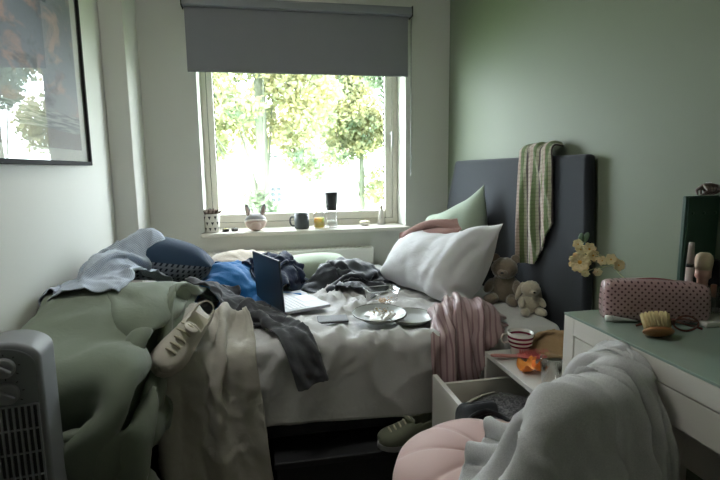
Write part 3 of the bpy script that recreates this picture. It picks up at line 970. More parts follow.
# ---- the bottom sheet, tucked over the mattress
def sheet():
    nx, ns_ = 150, 150
    V = []
    prof = []   # (y, z, ny, nz) along the profile from the back over the front edge
    for t_ in np.linspace(0, 1, ns_):
        L = t_*1.60
        flat = 3.05-1.745
        if L < flat: prof.append((3.05-L, BZ, 0, 1))
        elif L < flat+.0471:
            a = (L-flat)/.03; prof.append((1.745-.03*math.sin(a), BZ-.03+.03*math.cos(a), -math.sin(a), math.cos(a)))
        else: prof.append((1.715, BZ-.03-(L-flat-.0471), -1, 0))
    for i in range(nx):
        x = BX0+(1.14-BX0)*i/(nx-1)
        for (y, z, ny, nzz) in prof:
            L = 3.05-y+(BZ-z)
            p = (x, L)
            # long soft pulls fanning out from where the bed was lain on
            ang = math.atan2(L-.55, x-.35); rad = math.hypot(L-.55, x-.35)
            wx = nz((x*1.5, L*1.5), 1.7, 2)*.5
            f1 = nz((ang*8+wx*2, rad*1.6), 1, 3)
            f2 = nz((x*9+L*14+wx*5, x*2.2-L*1.6), 1, 5)
            f3 = nz((x*22-L*7+wx*5, L*6), 1, 9)
            r1 = 1-abs(f1)*2.2; r2 = 1-abs(f2)*2.4; r3 = 1-abs(f3)*2
            top = 1 if nzz > .5 else 0
            messy = max(0, min(1, (x+.3)*2))*max(0, 1-abs(x-.35)/.6)
            d = .004+.020*max(0, r1)**2*(.4+1.0*messy)+.018*max(0, r2)**2*(.35+messy)+.011*max(0, r3)**2*(.3+messy)
            for qx, qy, qr in ((.45, 1.90, .16), (.58, 1.885, .14), (.19, 2.16, .17), (.27, 1.935, .09), (.535, 2.2, .09), (.76, 1.84, .2)):
                d *= .25+.75*min(1, max(0, math.hypot(x-qx, y-qy)/qr-.6)/.4)
            if x > .95: d *= .5+.5*(1.14-x)/.19
            if not top:
                k = max(0, min(1, (BZ-z)/.28))
                f4 = nz((x*7+wx*2, z*3), 1, 12)
                d = .006+.022*max(0, 1-abs(f4)*2.2)**2*(1-k*.6)+.004*math.sin(x*9)*k+.010*max(0, r2)**2*(1-k)
                z = z+.010*math.sin(x*7+1)*k-.008*k
            V.append((x, y+ny*d, z+nzz*d))
    return V, gridfaces(nx, ns_)
M_sheet = fabric('sheet_cotton', (208, 207, 206), .85, 600, .12, .25, 22, .2, .03)
sheet_vf = sheet()
STAT.append(np.array(sheet_vf[0]).reshape(150, 150, 3)[::2, ::2].reshape(-1, 3)-[0, 0, .008])
sh = obj('bed_sheet', sheet_vf, M_sheet, solid=.003, solid_off=-1)
tag(sh, 'rumpled pale grey fitted sheet on the bed mattress', 'sheet')

# ---- sage duvet slumped over the foot of the bed
E_d = [sd_ell((-.52, 2.0, .57), (.30, .37, .235)), sd_ell((-.58, 1.70, .40), (.20, .24, .34)), sd_ell((-.33, 2.1, .56), (.17, .34, .15), .3), sd_ell((-.62, 1.8, .60), (.15, .35, .2)), sd_ell((-.52, 1.64, .28), (.15, .22, .28)), sd_ell((-.50, 2.5, .57), (.26, .3, .14))]
M_duvet = fabric('sage_cotton', (124, 133, 118), .8, 600, .12, .3, 9, .25, .03)
def duvet_init(u, v):
    path = np.array([(2.50, .70), (2.4, .78), (2.2, .88), (1.8, .93), (1.45, .84), (1.30, .62), (1.27, .3), (1.32, .03)])
    s = np.concatenate([[0], np.cumsum(np.linalg.norm(np.diff(path, axis=0), axis=1))]); t_ = v/v.max()*s[-1]
    y = np.interp(t_, s, path[:, 0]); z = np.interp(t_, s, path[:, 1])
    xc = np.interp(t_, s, [-.5, -.5, -.48, -.50, -.56, -.585, -.59, -.59])
    k = np.interp(t_, s, [.6, .6, .58, .53, .40, .37, .37, .37])
    x = xc+u*k
    fold = np.sin(u*2*PI*1.9+v*2.2+lownoise(u, v, .9, 331)*2.0)+.8*np.sin(v*2*PI*1.7+u*3+lownoise(u, v, .9, 3331)*1.5)
    e = np.clip(np.abs(u)/.55, 0, 1)
    z2 = z-.22*e**2*(v < v.max()*.55)
    return np.stack([np.clip(x, XL+.02, 9)+.02*lownoise(u, v, 2.2, 41), y+.03*lownoise(u, v, 2, 42)+(t_ > s[4])*(.06*e**2), z2+.04*fold+.02*lownoise(u, v, 3, 43)], 1)
B_hold = [sd_plane((-.20, 2.2, 0), (-1, .18, 0)), sd_plane((-.335, 1.7, 0), (-1, .06, .35)), sd_plane((0, 1.36, 0), (0, 1, .1)), sd_plane((0, 1.85, .82), (0, -.36, -1)), sd_plane((0, 2.0, .845), (0, .1, -1)), sd_plane((-.74, 1.5, .67), (.12, .30, -1))]     # keeps the heap together while it settles
dv = cloth('duvet', 1.22, 2.35, .034, duvet_init, M_duvet, ROOM+[B_bed2]+E_d+B_hold, bend=.7, bend4=.35, thickness=.012, steps=120, iters=12, mu=.8, selfr=.05, stick=0, sm=4, wr=[(.007, 4, .5, 3, 3.3), (.004, 12, 2.1, 3.0, 4.4)])
tag(dv, 'sage green duvet heaped over the foot of the bed and spilling to the floor', 'duvet')

# ---- navy houndstooth cushion on the duvet
def houndstooth(t, base):
    v = t.coord('UV'); s = t.sep(v)
    a = t.math('FRACT', t.math('MULTIPLY', s[0], 42)); b = t.math('FRACT', t.math('MULTIPLY', s[1], 42))
    k = t.math('GREATER_THAN', t.math('ABSOLUTE', t.math('SUBTRACT', t.math('ADD', a, t.math('MULTIPLY', b, .5)), .75)), .30)
    k2 = t.math('LESS_THAN', b, .62)
    return t.mix(t.math('MULTIPLY', k, k2), rgb((112, 118, 128)), rgb((26, 32, 44)))
M_hound = fabric('houndstooth_wool', (40, 50, 66), .9, 500, .3, .15, 9, .2, .05, houndstooth)
M_navyb = fabric('navy_wool', (44, 62, 84), .9, 500, .3, .15, 9, .2, .05)
cu = pillow('cushion', .50, .42, .03, [(-.70, 2.31, .80), (-.215, 2.27, .748), (-.235, 2.58, .735), (-.70, 2.60, .80)], M_hound, ROOM+[B_bed2]+E_d, puff=14, steps=50, bend=.3, grav=2, use_stat=False)
cu.data.materials.append(M_navyb)
npoly = len(cu.data.polygons)
for p in cu.data.polygons:
    p.material_index = 1 if p.index < npoly//2 else 0
tag(cu, 'navy cushion with a houndstooth side, lying on the sage duvet', 'cushion')

# ---- pale blue checked shirt thrown over the cushion
def checks(t, base):
    s = t.sep(t.coord('UV'))
    a = t.math('GREATER_THAN', t.math('FRACT', t.math('MULTIPLY', s[0], 130)), .5)
    b = t.math('GREATER_THAN', t.math('FRACT', t.math('MULTIPLY', s[1], 130)), .5)
    return t.mix(t.math('MULTIPLY', t.math('ADD', a, b), .5), rgb((198, 206, 216)), rgb((136, 148, 166)))
M_check = fabric('checked_cotton', (170, 182, 194), .8, 500, .1, .3, 18, .2, .03, checks)
cs = cloth('shirt', .46, .84, .02, path_init([(-.30, 2.52, .92), (-.42, 2.44, .96), (-.54, 2.38, .99), (-.62, 2.2, .93), (-.66, 1.95, .87), (-.67, 1.78, .80)], [(.3, -.9, 0), (.4, -.9, 0), (.75, -.6, 0), (.95, -.2, 0), (1, .1, 0), (1, .1, 0)], [.75, .6, .55, .6, .6, .7], .09, 2.6, 51),
           M_check, ROOM+[B_bed2]+E_d+[sd_ell((-.52, 2.42, .80), (.09, .09, .13)), sd_ell((-.62, 2.2, .74), (.10, .2, .12))], bend=.15, thickness=.002, steps=45, mu=.9, selfr=.016, statr=.02, wr=[(.007, 14, .5, 2.2, 5.1)])
tag(cs, 'pale blue finely checked shirt thrown over the navy cushion and sage duvet', 'shirt')

# ---- cream blanket, sage pillow and blue towel along the window side
M_cream = fabric('cream_cotton', (196, 184, 168), .9, 500, .3, .5, 16, .3, .04)
E_b = [sd_ell((-.12, 2.82, .58), (.26, .17, .16)), sd_ell((-.17, 2.52, .57), (.15, .20, .15))]
cb = cloth('blanket', .62, .62, .022, path_init([(-.36, 2.85, .76), (-.2, 2.86, .82), (0, 2.84, .76), (.08, 2.8, .66)], (0, -1, 0), .72, .06, 4, 61), M_cream, ROOM+[B_bed2]+E_b, bend=.2, steps=45, mu=.9, selfr=.018, wr=[(.010, 10, .2, 2.5, 6.1)])
tag(cb, 'crumpled cream blanket below the left end of the windowsill', 'blanket')
sp_ = pillow('pillow', .42, .30, .028, [(.12, 2.66, .60), (.50, 2.68, .60), (.50, 2.94, .66), (.10, 2.93, .68)], fabric('pale_sage', (176, 188, 168), .85, 600, .1, .3, 12, .2, .03), ROOM+[B_bed2], puff=10, steps=45, bend=.15, grav=2)
tag(sp_, 'small pale sage pillow by the window, between navy top and charcoal top', 'pillow')
M_blue = fabric('blue_jersey', (40, 108, 166), .85, 600, .2, .35, 14, .3, .05)
bt = cloth('towel', .42, .66, .02, path_init([(-.36, 2.68, .80), (-.26, 2.58, .84), (-.16, 2.44, .76), (-.06, 2.30, .65), (0, 2.18, .61)], [(.5, .8, 0), (.6, .8, 0), (.75, .6, 0), (.8, .55, 0), (.8, .55, 0)], [.75, .7, .65, .75, .85], .09, 3.2, 71), M_blue, ROOM+[B_bed2]+E_b, bend=.15, steps=50, mu=.9, selfr=.017, statr=.02, wr=[(.020, 7, 1.45, 4.5, 7.1), (.008, 15, 1.2, 2.5, 2.2)])
tag(bt, 'bright blue towel crumpled behind the laptop', 'towel')
M_navy = fabric('navy_jersey', (36, 46, 70), .9, 500, .3, .45, 20, .3, .08)
nv_ = cloth('jumper', .52, .55, .02, heap_init((.08, 2.58, 0), .3, .50, .66, .07, 2.6, 81, comp2=.42), M_navy, ROOM+[B_bed2]+E_b+[sd_ell((.07, 2.60, .60), (.12, .17, .125)), sd_ell((-.04, 2.56, .59), (.08, .12, .11))], bend=.2, steps=45, mu=.9, selfr=.018, statr=.02, wr=[(.012, 13, .5, 1.6, 8.1)])
tag(nv_, 'navy jumper crumpled in a heap just behind the open laptop', 'jumper')
M_coal = fabric('charcoal_satin', (50, 54, 60), .55, 500, .15, .4, 18, .5, .1)
ct = cloth('top', .62, .62, .02, heap_init((.46, 2.52, 0), -.5, .52, .64, .07, 2.4, 91, comp2=.55), M_coal, ROOM+[B_bed2, sd_ell((.46, 2.56, .58), (.15, .11, .13)), sd_ell((.33, 2.56, .58), (.07, .1, .11)), sd_ell((.43, 2.36, .57), (.07, .14, .06), -.5)], bend=.12, steps=45, mu=.9, selfr=.018, statr=.02, wr=[(.013, 12, 1.2, 2.2, 9.1)])
tag(ct, 'charcoal satin top crumpled between the laptop and the white pillow', 'top')

# ---- charcoal joggers lying along the bed, one leg over the edge
M_jog = fabric('charcoal_jersey', (84, 86, 90), .95, 500, .35, .4, 14, .3, .10)
jg = cloth('joggers', .34, .86, .018, path_init([(-.30, 2.28, .74), (-.21, 2.18, .72), (-.07, 2.06, .70), (.05, 1.95, .67), (.105, 1.83, .65), (.125, 1.73, .62), (.135, 1.685, .56), (.14, 1.68, .44)],
    [(.5, .9, 0), (.45, .9, 0), (.4, .9, 0), (.55, .8, 0), (.9, .4, 0), (1, .1, 0), (1, 0, 0), (1, 0, 0)], [.65, .55, .55, .55, .6, .85, .95, .95], .06, 2.3, 101), M_jog, [B_floor, B_bed2]+E_d+[sd_ell((-.06, 2.06, .575), (.20, .05, .045), -.72), sd_ell((-.2, 2.16, .60), (.12, .08, .07), -.7)], mask=lambda u, v: np.abs(u) < .172-.105*np.clip((v-.30)/.25, 0, 1), bend=.2, steps=28, grav=5, mu=1.0, selfr=.017, statr=.022, wr=[(.018, 9, 1.3, 3.2, 10.1), (.006, 20, .6, 2, 1.3)])
tag(jg, 'charcoal grey joggers strewn in front of the laptop, one leg over the bed edge', 'joggers')

# ---- beige linen trousers hanging over the front of the bed
M_beige = fabric('beige_linen', (188, 184, 174), .95, 420, .45, .45, 13, .2, .06)
bg_ = cloth('trousers', .46, 1.02, .02, path_init([(-.17, 1.93, .645), (-.19, 1.83, .660), (-.22, 1.73, .655), (-.235, 1.655, .60), (-.245, 1.63, .48), (-.245, 1.62, .06)], (1, 0, 0), [.46, .52, .62, .80, .95, .98], .05, 2.0, 111), M_beige, [B_floor, B_bed2]+E_d, bend=.5, pinf=lambda u, v: v < .03, steps=50, mu=.95, selfr=.018, statr=.02, wr=[(.010, 9, 1.35, 3.2, 11.1), (.004, 20, .3, 1.5, 2.1)])
tag(bg_, 'beige linen trousers hanging over the front edge of the bed', 'trousers')

# ---- dusty pink striped satin pyjamas over the bed's near corner
def stripes(t, base):
    s = t.sep(t.coord('UV'))
    a = t.math('FRACT', t.math('MULTIPLY', s[0], 38))
    return t.mix(t.math('LESS_THAN', a, .3), rgb((168, 144, 144)), rgb((138, 110, 112)))
M_satin = fabric('striped_satin', (176, 140, 140), .36, 700, .06, .2, 16, .15, .03, stripes)
E_p = [sd_ell((.79, 1.84, .60), (.13, .12, .055))]
pj = cloth('pyjamas', .50, .64, .016, path_init([(.84, 2.0, .66), (.825, 1.90, .70), (.77, 1.76, .68), (.715, 1.68, .60), (.635, 1.665, .46), (.575, 1.655, .31)], [(1, .1, 0), (1, -.1, 0), (1, -.15, 0), (1, -.1, .25), (1, 0, .5), (1, 0, .7)], [.36, .48, .52, .46, .34, .24], .06, 5, 121), M_satin, [B_bed2, B_floor]+E_p, mask=lambda u, v: v < .64-.36*np.clip((u+.12)/.36, 0, 1), bend=.12, thickness=.002, steps=34, mu=.95, selfr=.014, statr=.02, wr=[(.010, 13, 1.45, 4, 12.1)])
tag(pj, 'dusty pink striped satin pyjama top hanging off the bed beside the open drawer', 'pyjamas')

# ---- pillows at the head
M_pil = fabric('pillow_cotton', (222, 222, 224), .8, 600, .1, .25, 16, .2, .02)
M_pilg = fabric('pillow_sage', (150, 162, 144), .8, 600, .1, .25, 12, .2, .03)
gp = pillow('pillow', .62, .46, .028, [(.96, 2.90, .64), (1.10, 2.38, .62), (1.13, 2.37, 1.165), (1.02, 2.92, .87)], M_pilg, [B_bed2, B_head, B_back], wr=[(-.008, 7, .8, 2, 13.1)], puff=9, steps=50, bend=.12, grav=2, use_stat=False)
tag(gp, 'sage green pillow standing on its edge against the headboard, behind the white pillow', 'pillow')
wp = pillow('pillow', .74, .50, .020, [(.59, 2.62, .60), (.89, 1.97, .60), (1.04, 1.97, .975), (.83, 2.76, .84)], M_pil, [B_bed2, B_head], wr=[(-.018, 5, .9, 2.2, 14.1), (-.005, 14, .4, 2, 3.3)], puff=11, steps=60, bend=.10, grav=2, statr=.02)
tag(wp, 'large white pillow leaning against the sage pillow and headboard', 'pillow')
M_rose = fabric('dusty_rose_towelling', (176, 140, 134), .95, 300, .5, .5, 20, .3, .1)
rs = cloth('face_cloth', .17, .34, .013, path_init([(.70, 2.50, .775), (.745, 2.46, .835), (.785, 2.40, .87), (.83, 2.33, .895), (.88, 2.24, .905), (.92, 2.17, .91)], (.34, .59, .72), [.6, .75, .75, .5, .25, .2], .025, 1.5, 131), M_rose, [B_bed2], bend=.4, thickness=.008, steps=8, grav=2, pinf=lambda u, v: np.abs(u) < .02, mu=1, selfr=.012, statr=.016)
tag(rs, 'folded dusty rose towelling cloth on top of the white pillow', 'cloth')

# ---- grey hoodie over the chair
B_seat = sd_ell((cx, cy, .36), (.27, .27, .15)); B_backr = sd_arc((cx, cy), RB, .045, .762, A0, A1, .035)
B_desk = sd_box((DX0-.004, DY0, .0), (DX1, DY1, .795), .01)
def marl(t, base):
    n = t.noise(t.mapped((1, 1, 4)), 420, 3, .7)
    return t.mix(t.ramp(n, [(.4, (0, 0, 0, 1)), (.62, (1, 1, 1, 1))]), rgb((190, 190, 192)), rgb((222, 222, 223)))
M_marl = fabric('grey_marl', (176, 178, 182), .95, 450, .3, .3, 10, .35, .05, marl)
def hood_mask(u, v):
    body = (np.abs(u) < .30) & (v < .68)
    slv = (v > .02+.25*np.abs(np.abs(u)-.30)) & (v < .24+.2*np.abs(np.abs(u)-.30)) & (np.abs(u) >= .29)
    return body | slv
am = (A0+A1)/2
dn = np.array([math.cos(am), math.sin(am), 0]); tgv = np.array([-math.sin(am), math.cos(am), 0])
top = np.array([cx, cy, 0])+dn*RB
def hood_init(u, v):
    path = [top-dn*.27-tgv*.06+[0, 0, .52], top-dn*.17-tgv*.04+[0, 0, .53], top-dn*.07+[0, 0, .64], top-dn*.02+[0, 0, .79], top+dn*.05+[0, 0, .78], top+dn*.09+[0, 0, .55], top+dn*.10+[0, 0, .36]]
    return path_init(path, tgv, [.52, .46, .42, .41, .42, .46, .50], .085, 5.2, 141, .012)(u, v)
hd_ = cloth('hoodie', 1.30, .92, .019, hood_init, M_marl, [B_seat, B_backr, B_desk, B_floor], bend=.12, grav=7, thickness=.006, steps=26, iters=10, mu=.95, selfr=.019, use_stat=False, pleat=[(.018, 7, 3.0, 501)], wr=[(.008, 12, 1.4, 3, 4.1)],
            mask=lambda u, v: (np.abs(u) < .46) | ((v > .16) & (v < .40)))
tag(hd_, 'light grey marl hoodie draped over the back of the pink chair', 'hoodie')

# ---- clothes in the open drawer
B_dr = [sd_plane((0, 0, .255), (0, 0, 1)), sd_plane((.61, 0, 0), (1, 0, 0)), sd_plane((0, NY0+.04, 0), (0, 1, 0)), sd_plane((0, NY1-.056, 0), (0, -1, 0)), sd_plane((.98, 0, 0), (-1, 0, 0))]
E_dr = [sd_ell((.80, 1.44, .28), (.20, .17, .135))]
def marled(t, base):
    n = t.noise(t.mapped((1, 1, 1)), 60, 4, .7, 1.5)
    return t.mix(t.ramp(n, [(.45, (0, 0, 0, 1)), (.6, (1, 1, 1, 1))]), rgb((58, 58, 62)), rgb((128, 126, 128)))
M_knit = fabric('marled_knit', (80, 80, 84), .95, 300, .6, .5, 20, .3, .1, marled)
dk1 = cloth('jumper', .42, .42, .017, heap_init((.83, 1.42, 0), .6, .62, .43, .05, 3.2, 151), M_knit, B_dr+E_dr, bend=.15, steps=55, mu=.7, selfr=.016, use_stat=False, wr=[(.010, 14, .5, 2, 16.1)])
tag(dk1, 'marled dark grey knit stuffed in the open bedside drawer', 'jumper')
dk2 = cloth('vest', .24, .24, .015, heap_init((.71, 1.54, 0), .2, .55, .47, .04, 4, 161), fabric('off_white_cotton', (186, 180, 170), .9, 500, .2, .4, 20, .3, .04), B_dr+E_dr, bend=.15, steps=45, mu=.7, selfr=.014, statr=.016)
tag(dk2, 'off white vest crumpled on the marled knit in the open drawer', 'vest')
dk3 = cloth('leggings', .20, .40, .017, path_init([(.68, 1.30, .46), (.63, 1.31, .47), (.597, 1.315, .47), (.572, 1.315, .43), (.566, 1.315, .26)], (0, 1, 0), .75, .04, 2, 171), fabric('black_jersey', (30, 31, 35), .9, 500, .2, .3, 14, .2, .08), [sd_box((.588, NY0, .2), (.606, NY1-.02, .456), .004), sd_plane((0, NY0+.045, 0), (0, 1, 0))], bend=.3, pinf=lambda u, v: v < .06, steps=40, mu=.8, selfr=.015, statr=.016)
tag(dk3, 'black leggings hanging over the front of the open drawer', 'leggings')
# ================================================================== SMALL THINGS ON THE BED
M_glass = glass_mat('clear_glass')
M_plastic = pane_mat('clear_plastic', 1.5, 1.6)
def frame(o, ex, ez=(0, 0, 1)):
    ex = Vector(ex).normalized(); ez = Vector(ez); ey = ez.cross(ex).normalized(); ez = ex.cross(ey)
    return np.array([[ex.x, ey.x, ez.x, o[0]], [ex.y, ey.y, ez.y, o[1]], [ex.z, ey.z, ez.z, o[2]], [0, 0, 0, 1]])

# laptop: local x along hinge (near -> far), y toward the user, z up
lt = thing('laptop', 'open laptop with a dark blue-grey lid standing on the bed', 'laptop', (.12, 2.17, .59))
hx, hy = np.array([-.11, .295, 0]), None
LM = frame((.082, 2.05, .592), (-.35, .937, 0)); LM[:3, 1] *= -1       # y toward +X
M_lid = plain('laptop_lid', (42, 52, 64), .38, .03); M_lid2 = plain('laptop_shell', (150, 153, 158), .35, .03); M_key = plain('laptop_keys', (205, 206, 208), .5, .03)
def fl(vf):
    v, f_ = xm(vf, LM); return v, [tuple(q[::-1]) for q in f_]
obj('base', fl(box(0, .315, 0, .218, 0, .014)), M_lid2, lt, bevel=.004)
obj('keyboard', fl(join(*[box(.022+.0195*a, .038+.0195*a, .03+.019*b, .046+.019*b, .014, .0155) for a in range(14) for b in range(5)])), M_key, lt, smooth=False)
obj('touchpad', fl(box(.105, .21, .137, .205, .0138, .0146)), M_key, lt, smooth=False)
tl = math.radians(4)
def lidp(vf):
    v, f_ = xf(vf, (0, .002, .012), (tl, 0, 0)); return fl((v, f_))
ld = obj('lid', lidp(box(0, .315, -.008, 0, 0, .222)), M_lid, lt, bevel=.003)
obj('screen', lidp(box(.008, .307, 0, .0008, .012, .212)), plain('screen_dark', (22, 24, 28), .1, .02), ld, smooth=False)

# plates
def plate(label, c, r, tilt, rz, rim):
    p = thing('plate', label, 'plate', c, 0, 'plates on the bed')
    pr = [(0, .004), (r*.55, .004), (r*.60, .0), (r*.66, .0), (r*.72, .006), (r*.97, .020), (r, .023), (r*.985, .026), (r*.95, .0245), (r*.74, .0115), (r*.66, .0085), (0, .0085)]
    M = Matrix.Translation(c) @ Matrix.Rotation(rz, 4, 'Z') @ Matrix.Rotation(tilt, 4, 'X')
    obj('dish', xm(lathe(pr, 56), M), plain('stoneware', (172, 176, 172), .3, .06, 20), p)
    obj('rim', xm(lathe([(r*.985, .0215), (r*1.004, .0225), (r*1.004, .0255), (r*.98, .0268), (r*.965, .0255)], 56, closed=True), M), plain('rim_glaze', rim, .35, .15, 30), p)
    return M
MP2 = plate('empty grey stoneware plate, the one nearer the pyjamas, tucked under the other', (.578, 1.888, .579), .098, .03, 0, (96, 98, 90))
MP1 = plate('grey stoneware plate with leftover white sauce, overlapping the empty one', (.452, 1.902, .596), .110, .05, 0.0, (84, 84, 74))
def smear():
    V, F = [], []
    n, m = 10, 48
    for i in range(n+1):
        for k in range(m):
            a = 2*PI*k/m; q = i/n
            r_ = .060*q*(1+.18*math.sin(3*a+1)+.08*math.sin(7*a))
            z = .0125+.004*(1-q**3)+.003*math.sin(a*3+q*14)*(1-q)-(.003 if i == n else 0)
            V.append((r_*math.cos(a), r_*math.sin(a), z))
    for i in range(n):
        for k in range(m):
            F.append((i*m+k, (i+1)*m+k, (i+1)*m+(k+1) % m, i*m+(k+1) % m))
    return V, F
ft = thing('leftover_sauce', 'smear of white sauce with crumbs and herbs left on the dirty plate', 'food', (.452, 1.902, .60))
obj('sauce', xm(smear(), MP1), plain('white_sauce', (196, 194, 186), .3, .04, 30), ft)
cr = []
r_ = np.random.default_rng(4)
for k in range(46):
    a, q = r_.normal(.9, .55), abs(r_.normal(.045, .02))
    cr.append(ball((q*math.cos(a), q*math.sin(a), .0165), (r_.uniform(.002, .006), r_.uniform(.002, .004), .002), 6, 4, rot=(0, 0, r_.uniform(0, 3))))
def crumb_mat():
    t = NT('crumbs'); c = t.ramp(t.noise(t.coord(), 60, 2), [(.35, rgb((92, 96, 62))), (.5, rgb((190, 164, 120))), (.65, rgb((226, 210, 180)))]); t.bsdf(c, .6); return t.m
M_crumb = crumb_mat()
tag(obj('crumbs', xm(join(*cr), MP1), M_crumb, ft), kind='stuff')

# clear tub with crumbs
tb = thing('food_tub', 'clear plastic takeaway tub with a few crumbs, behind the plates', 'tub', (.535, 2.20, .58))
def rtub(w, d, h, t_=.0012):
    def loop(w_, d_, z, rad, n=6):
        o = []
        for cx_, cy_, a0 in ((w_-rad, d_-rad, 0), (-w_+rad, d_-rad, PI/2), (-w_+rad, -d_+rad, PI), (w_-rad, -d_+rad, 1.5*PI)):
            for k in range(n): a = a0+PI/2*k/(n-1); o.append((cx_+rad*math.cos(a), cy_+rad*math.sin(a), z))
        return o
    L = [loop(w*.80, d*.78, 0, .012), loop(w*.84, d*.83, .004, .014), loop(w*.97, d*.96, h, .018), loop(w*1.03, d*1.04, h+.001, .02), loop(w*1.03, d*1.04, h+.004, .02)]
    V = [p for l in L for p in l]; m = len(L[0]); F = [tuple(range(m))[::-1]]
    for i in range(len(L)-1):
        for k in range(m): F.append((i*m+k, i*m+(k+1) % m, (i+1)*m+(k+1) % m, (i+1)*m+k))
    return V, F, L
tv, tf, tL = rtub(.075, .052, .062)
MT = Matrix.Translation((.535, 2.20, .577)) @ Matrix.Rotation(.15, 4, 'Z')
obj('tub_wall', xm((tv, tf), MT), M_plastic, tb, solid=.001)
obj('rim', xm(tube(tL[-1]+[tL[-1][0]], .002, 6, False), MT), plain('clear_rim', (214, 218, 220), .25), tb)
cr = []
for k in range(60):
    cr.append(ball((r_.normal(0, .022), r_.normal(0, .014), .004+abs(r_.normal(0, .006))), (r_.uniform(.003, .008), r_.uniform(.003, .006), .003), 6, 4, rot=(0, 0, r_.uniform(0, 3))))
tag(obj('food_crumbs', xm(join(*cr), MT), plain('cereal', (206, 176, 142), .7, .2, 40)), 'crumbs of pale cereal in the bottom of the clear tub', 'food', kind='stuff')

# flat grey pouch
po = thing('pouch', 'flat grey pouch lying between the laptop and the dirty plate', 'pouch', (.268, 1.945, .58))
MQ = frame((.268, 1.945, .592), (1, -.05, 0), (-.05, -.08, 1))
obj('body', xm(box(-.062, .062, -.035, .035, -.004, .006), MQ), fabric('pouch_grey', (140, 142, 146), .7, 400, .2, .2), po, bevel=.004, bseg=3)
obj('zip', xm(box(-.058, .058, -.0365, -.034, -.001, .003), MQ), M_black, po, smooth=False)

# trainer: local x heel->toe, z up
def shoe(label, M, cu, cs_, cl, group=None):
    t0 = thing('trainer', label, 'shoe', tuple(np.array(M)[:3, 3]), 0, group)
    Lh = .228
    st = [(0, .024, .075), (.05, .031, .092), (.15, .034, .092), (.28, .0345, .085), (.40, .037, .082), (.52, .041, .068), (.66, .045, .052), (.80, .044, .042), (.90, .037, .036), (.97, .024, .028), (1, .006, .018)]
    ss = np.linspace(0, 1, 34); tt = np.linspace(0, 1, 25)
    V, F = [], []
    keep = {}
    for i, s_ in enumerate(ss):
        wv = np.interp(s_, [q[0] for q in st], [q[1] for q in st]); hv_ = np.interp(s_, [q[0] for q in st], [q[2] for q in st])
        for j, t_ in enumerate(tt):
            a = PI*t_
            y = -wv*math.copysign(abs(math.cos(a))**.8, math.cos(a)); z = .022+hv_*abs(math.sin(a))**.75
            bend = .006*math.sin(s_*PI)
            V.append((s_*Lh, y+bend, z))
    nt_ = len(tt)
    for i in range(len(ss)-1):
        for j in range(nt_-1):
            s_, t_ = ss[i], (tt[j]+tt[j+1])/2
            if .03 < s_ < .40 and abs(t_-.5) < .27*(1 if s_ < .3 else .8): continue
            F.append((i*nt_+j, (i+1)*nt_+j, (i+1)*nt_+j+1, i*nt_+j+1))
    obj('upper', xm((V, F), M), cu, t0, solid=.005, sub=1)
    sv, sf = [], []
    ring_ = [(q[0]*Lh, -q[1]*1.08) for q in st]+[(q[0]*Lh+(.004 if q[0] > .9 else 0), q[1]*1.08) for q in st[::-1]]
    ring_ = [(x-.004 if x < .02 else x, y+.006*math.sin(x/Lh*PI)) for x, y in ring_]
    obj('sole', xm(prism(ring_, 'z', 0, .027), M), cs_, t0, bevel=.006, bseg=3)
    lv = []
    for k in range(5):
        x = .105+.019*k; hv_ = np.interp(x/Lh, [q[0] for q in st], [q[2] for q in st])
        lv.append(tube(spline([(x-.004, -.027, hv_+.008), (x+.006, 0, hv_+.030), (x-.004, .029, hv_+.008)], 9), .0038, 7, flat=.7))
    obj('laces', xm(join(*lv), M), cl, t0)
    tg = ball((.108, .003, .098), (.026, .022, .005), 14, 8, rot=(0, -.45, 0))
    obj('tongue', xm(tg, M), cu, t0)
    return t0
M_sh1 = fabric('trainer_canvas', (206, 200, 188), .8, 500, .2, .1, 8, .1, .05); M_sh2 = plain('trainer_sole', (204, 198, 184), .6, .05); M_sh3 = fabric('trainer_lace', (188, 182, 158), .9, 700, .2, .1)
MS = frame((-.235, 1.812, .668), (-.11, -.20, -.10), (.50, -.42, .72)); MS[:3, :3] *= 1.16
shoe('off white trainer lying toe down on the beige trousers at the bed edge', MS, M_sh1, M_sh2, M_sh3)
MS2 = frame((.585, 1.74, .19), (-.17, -.01, -.02), (.0, -.75, .66))
shoe('grey green trainer standing on the storage box at the edge of the bed', frame((.615, 1.700, .178), (-1, -.12, 0), (0, -.12, 1)), fabric('trainer_olive', (112, 116, 98), .8, 400, .2, .1), plain('trainer_sole_grey', (150, 152, 150), .6, .05), M_sh3)

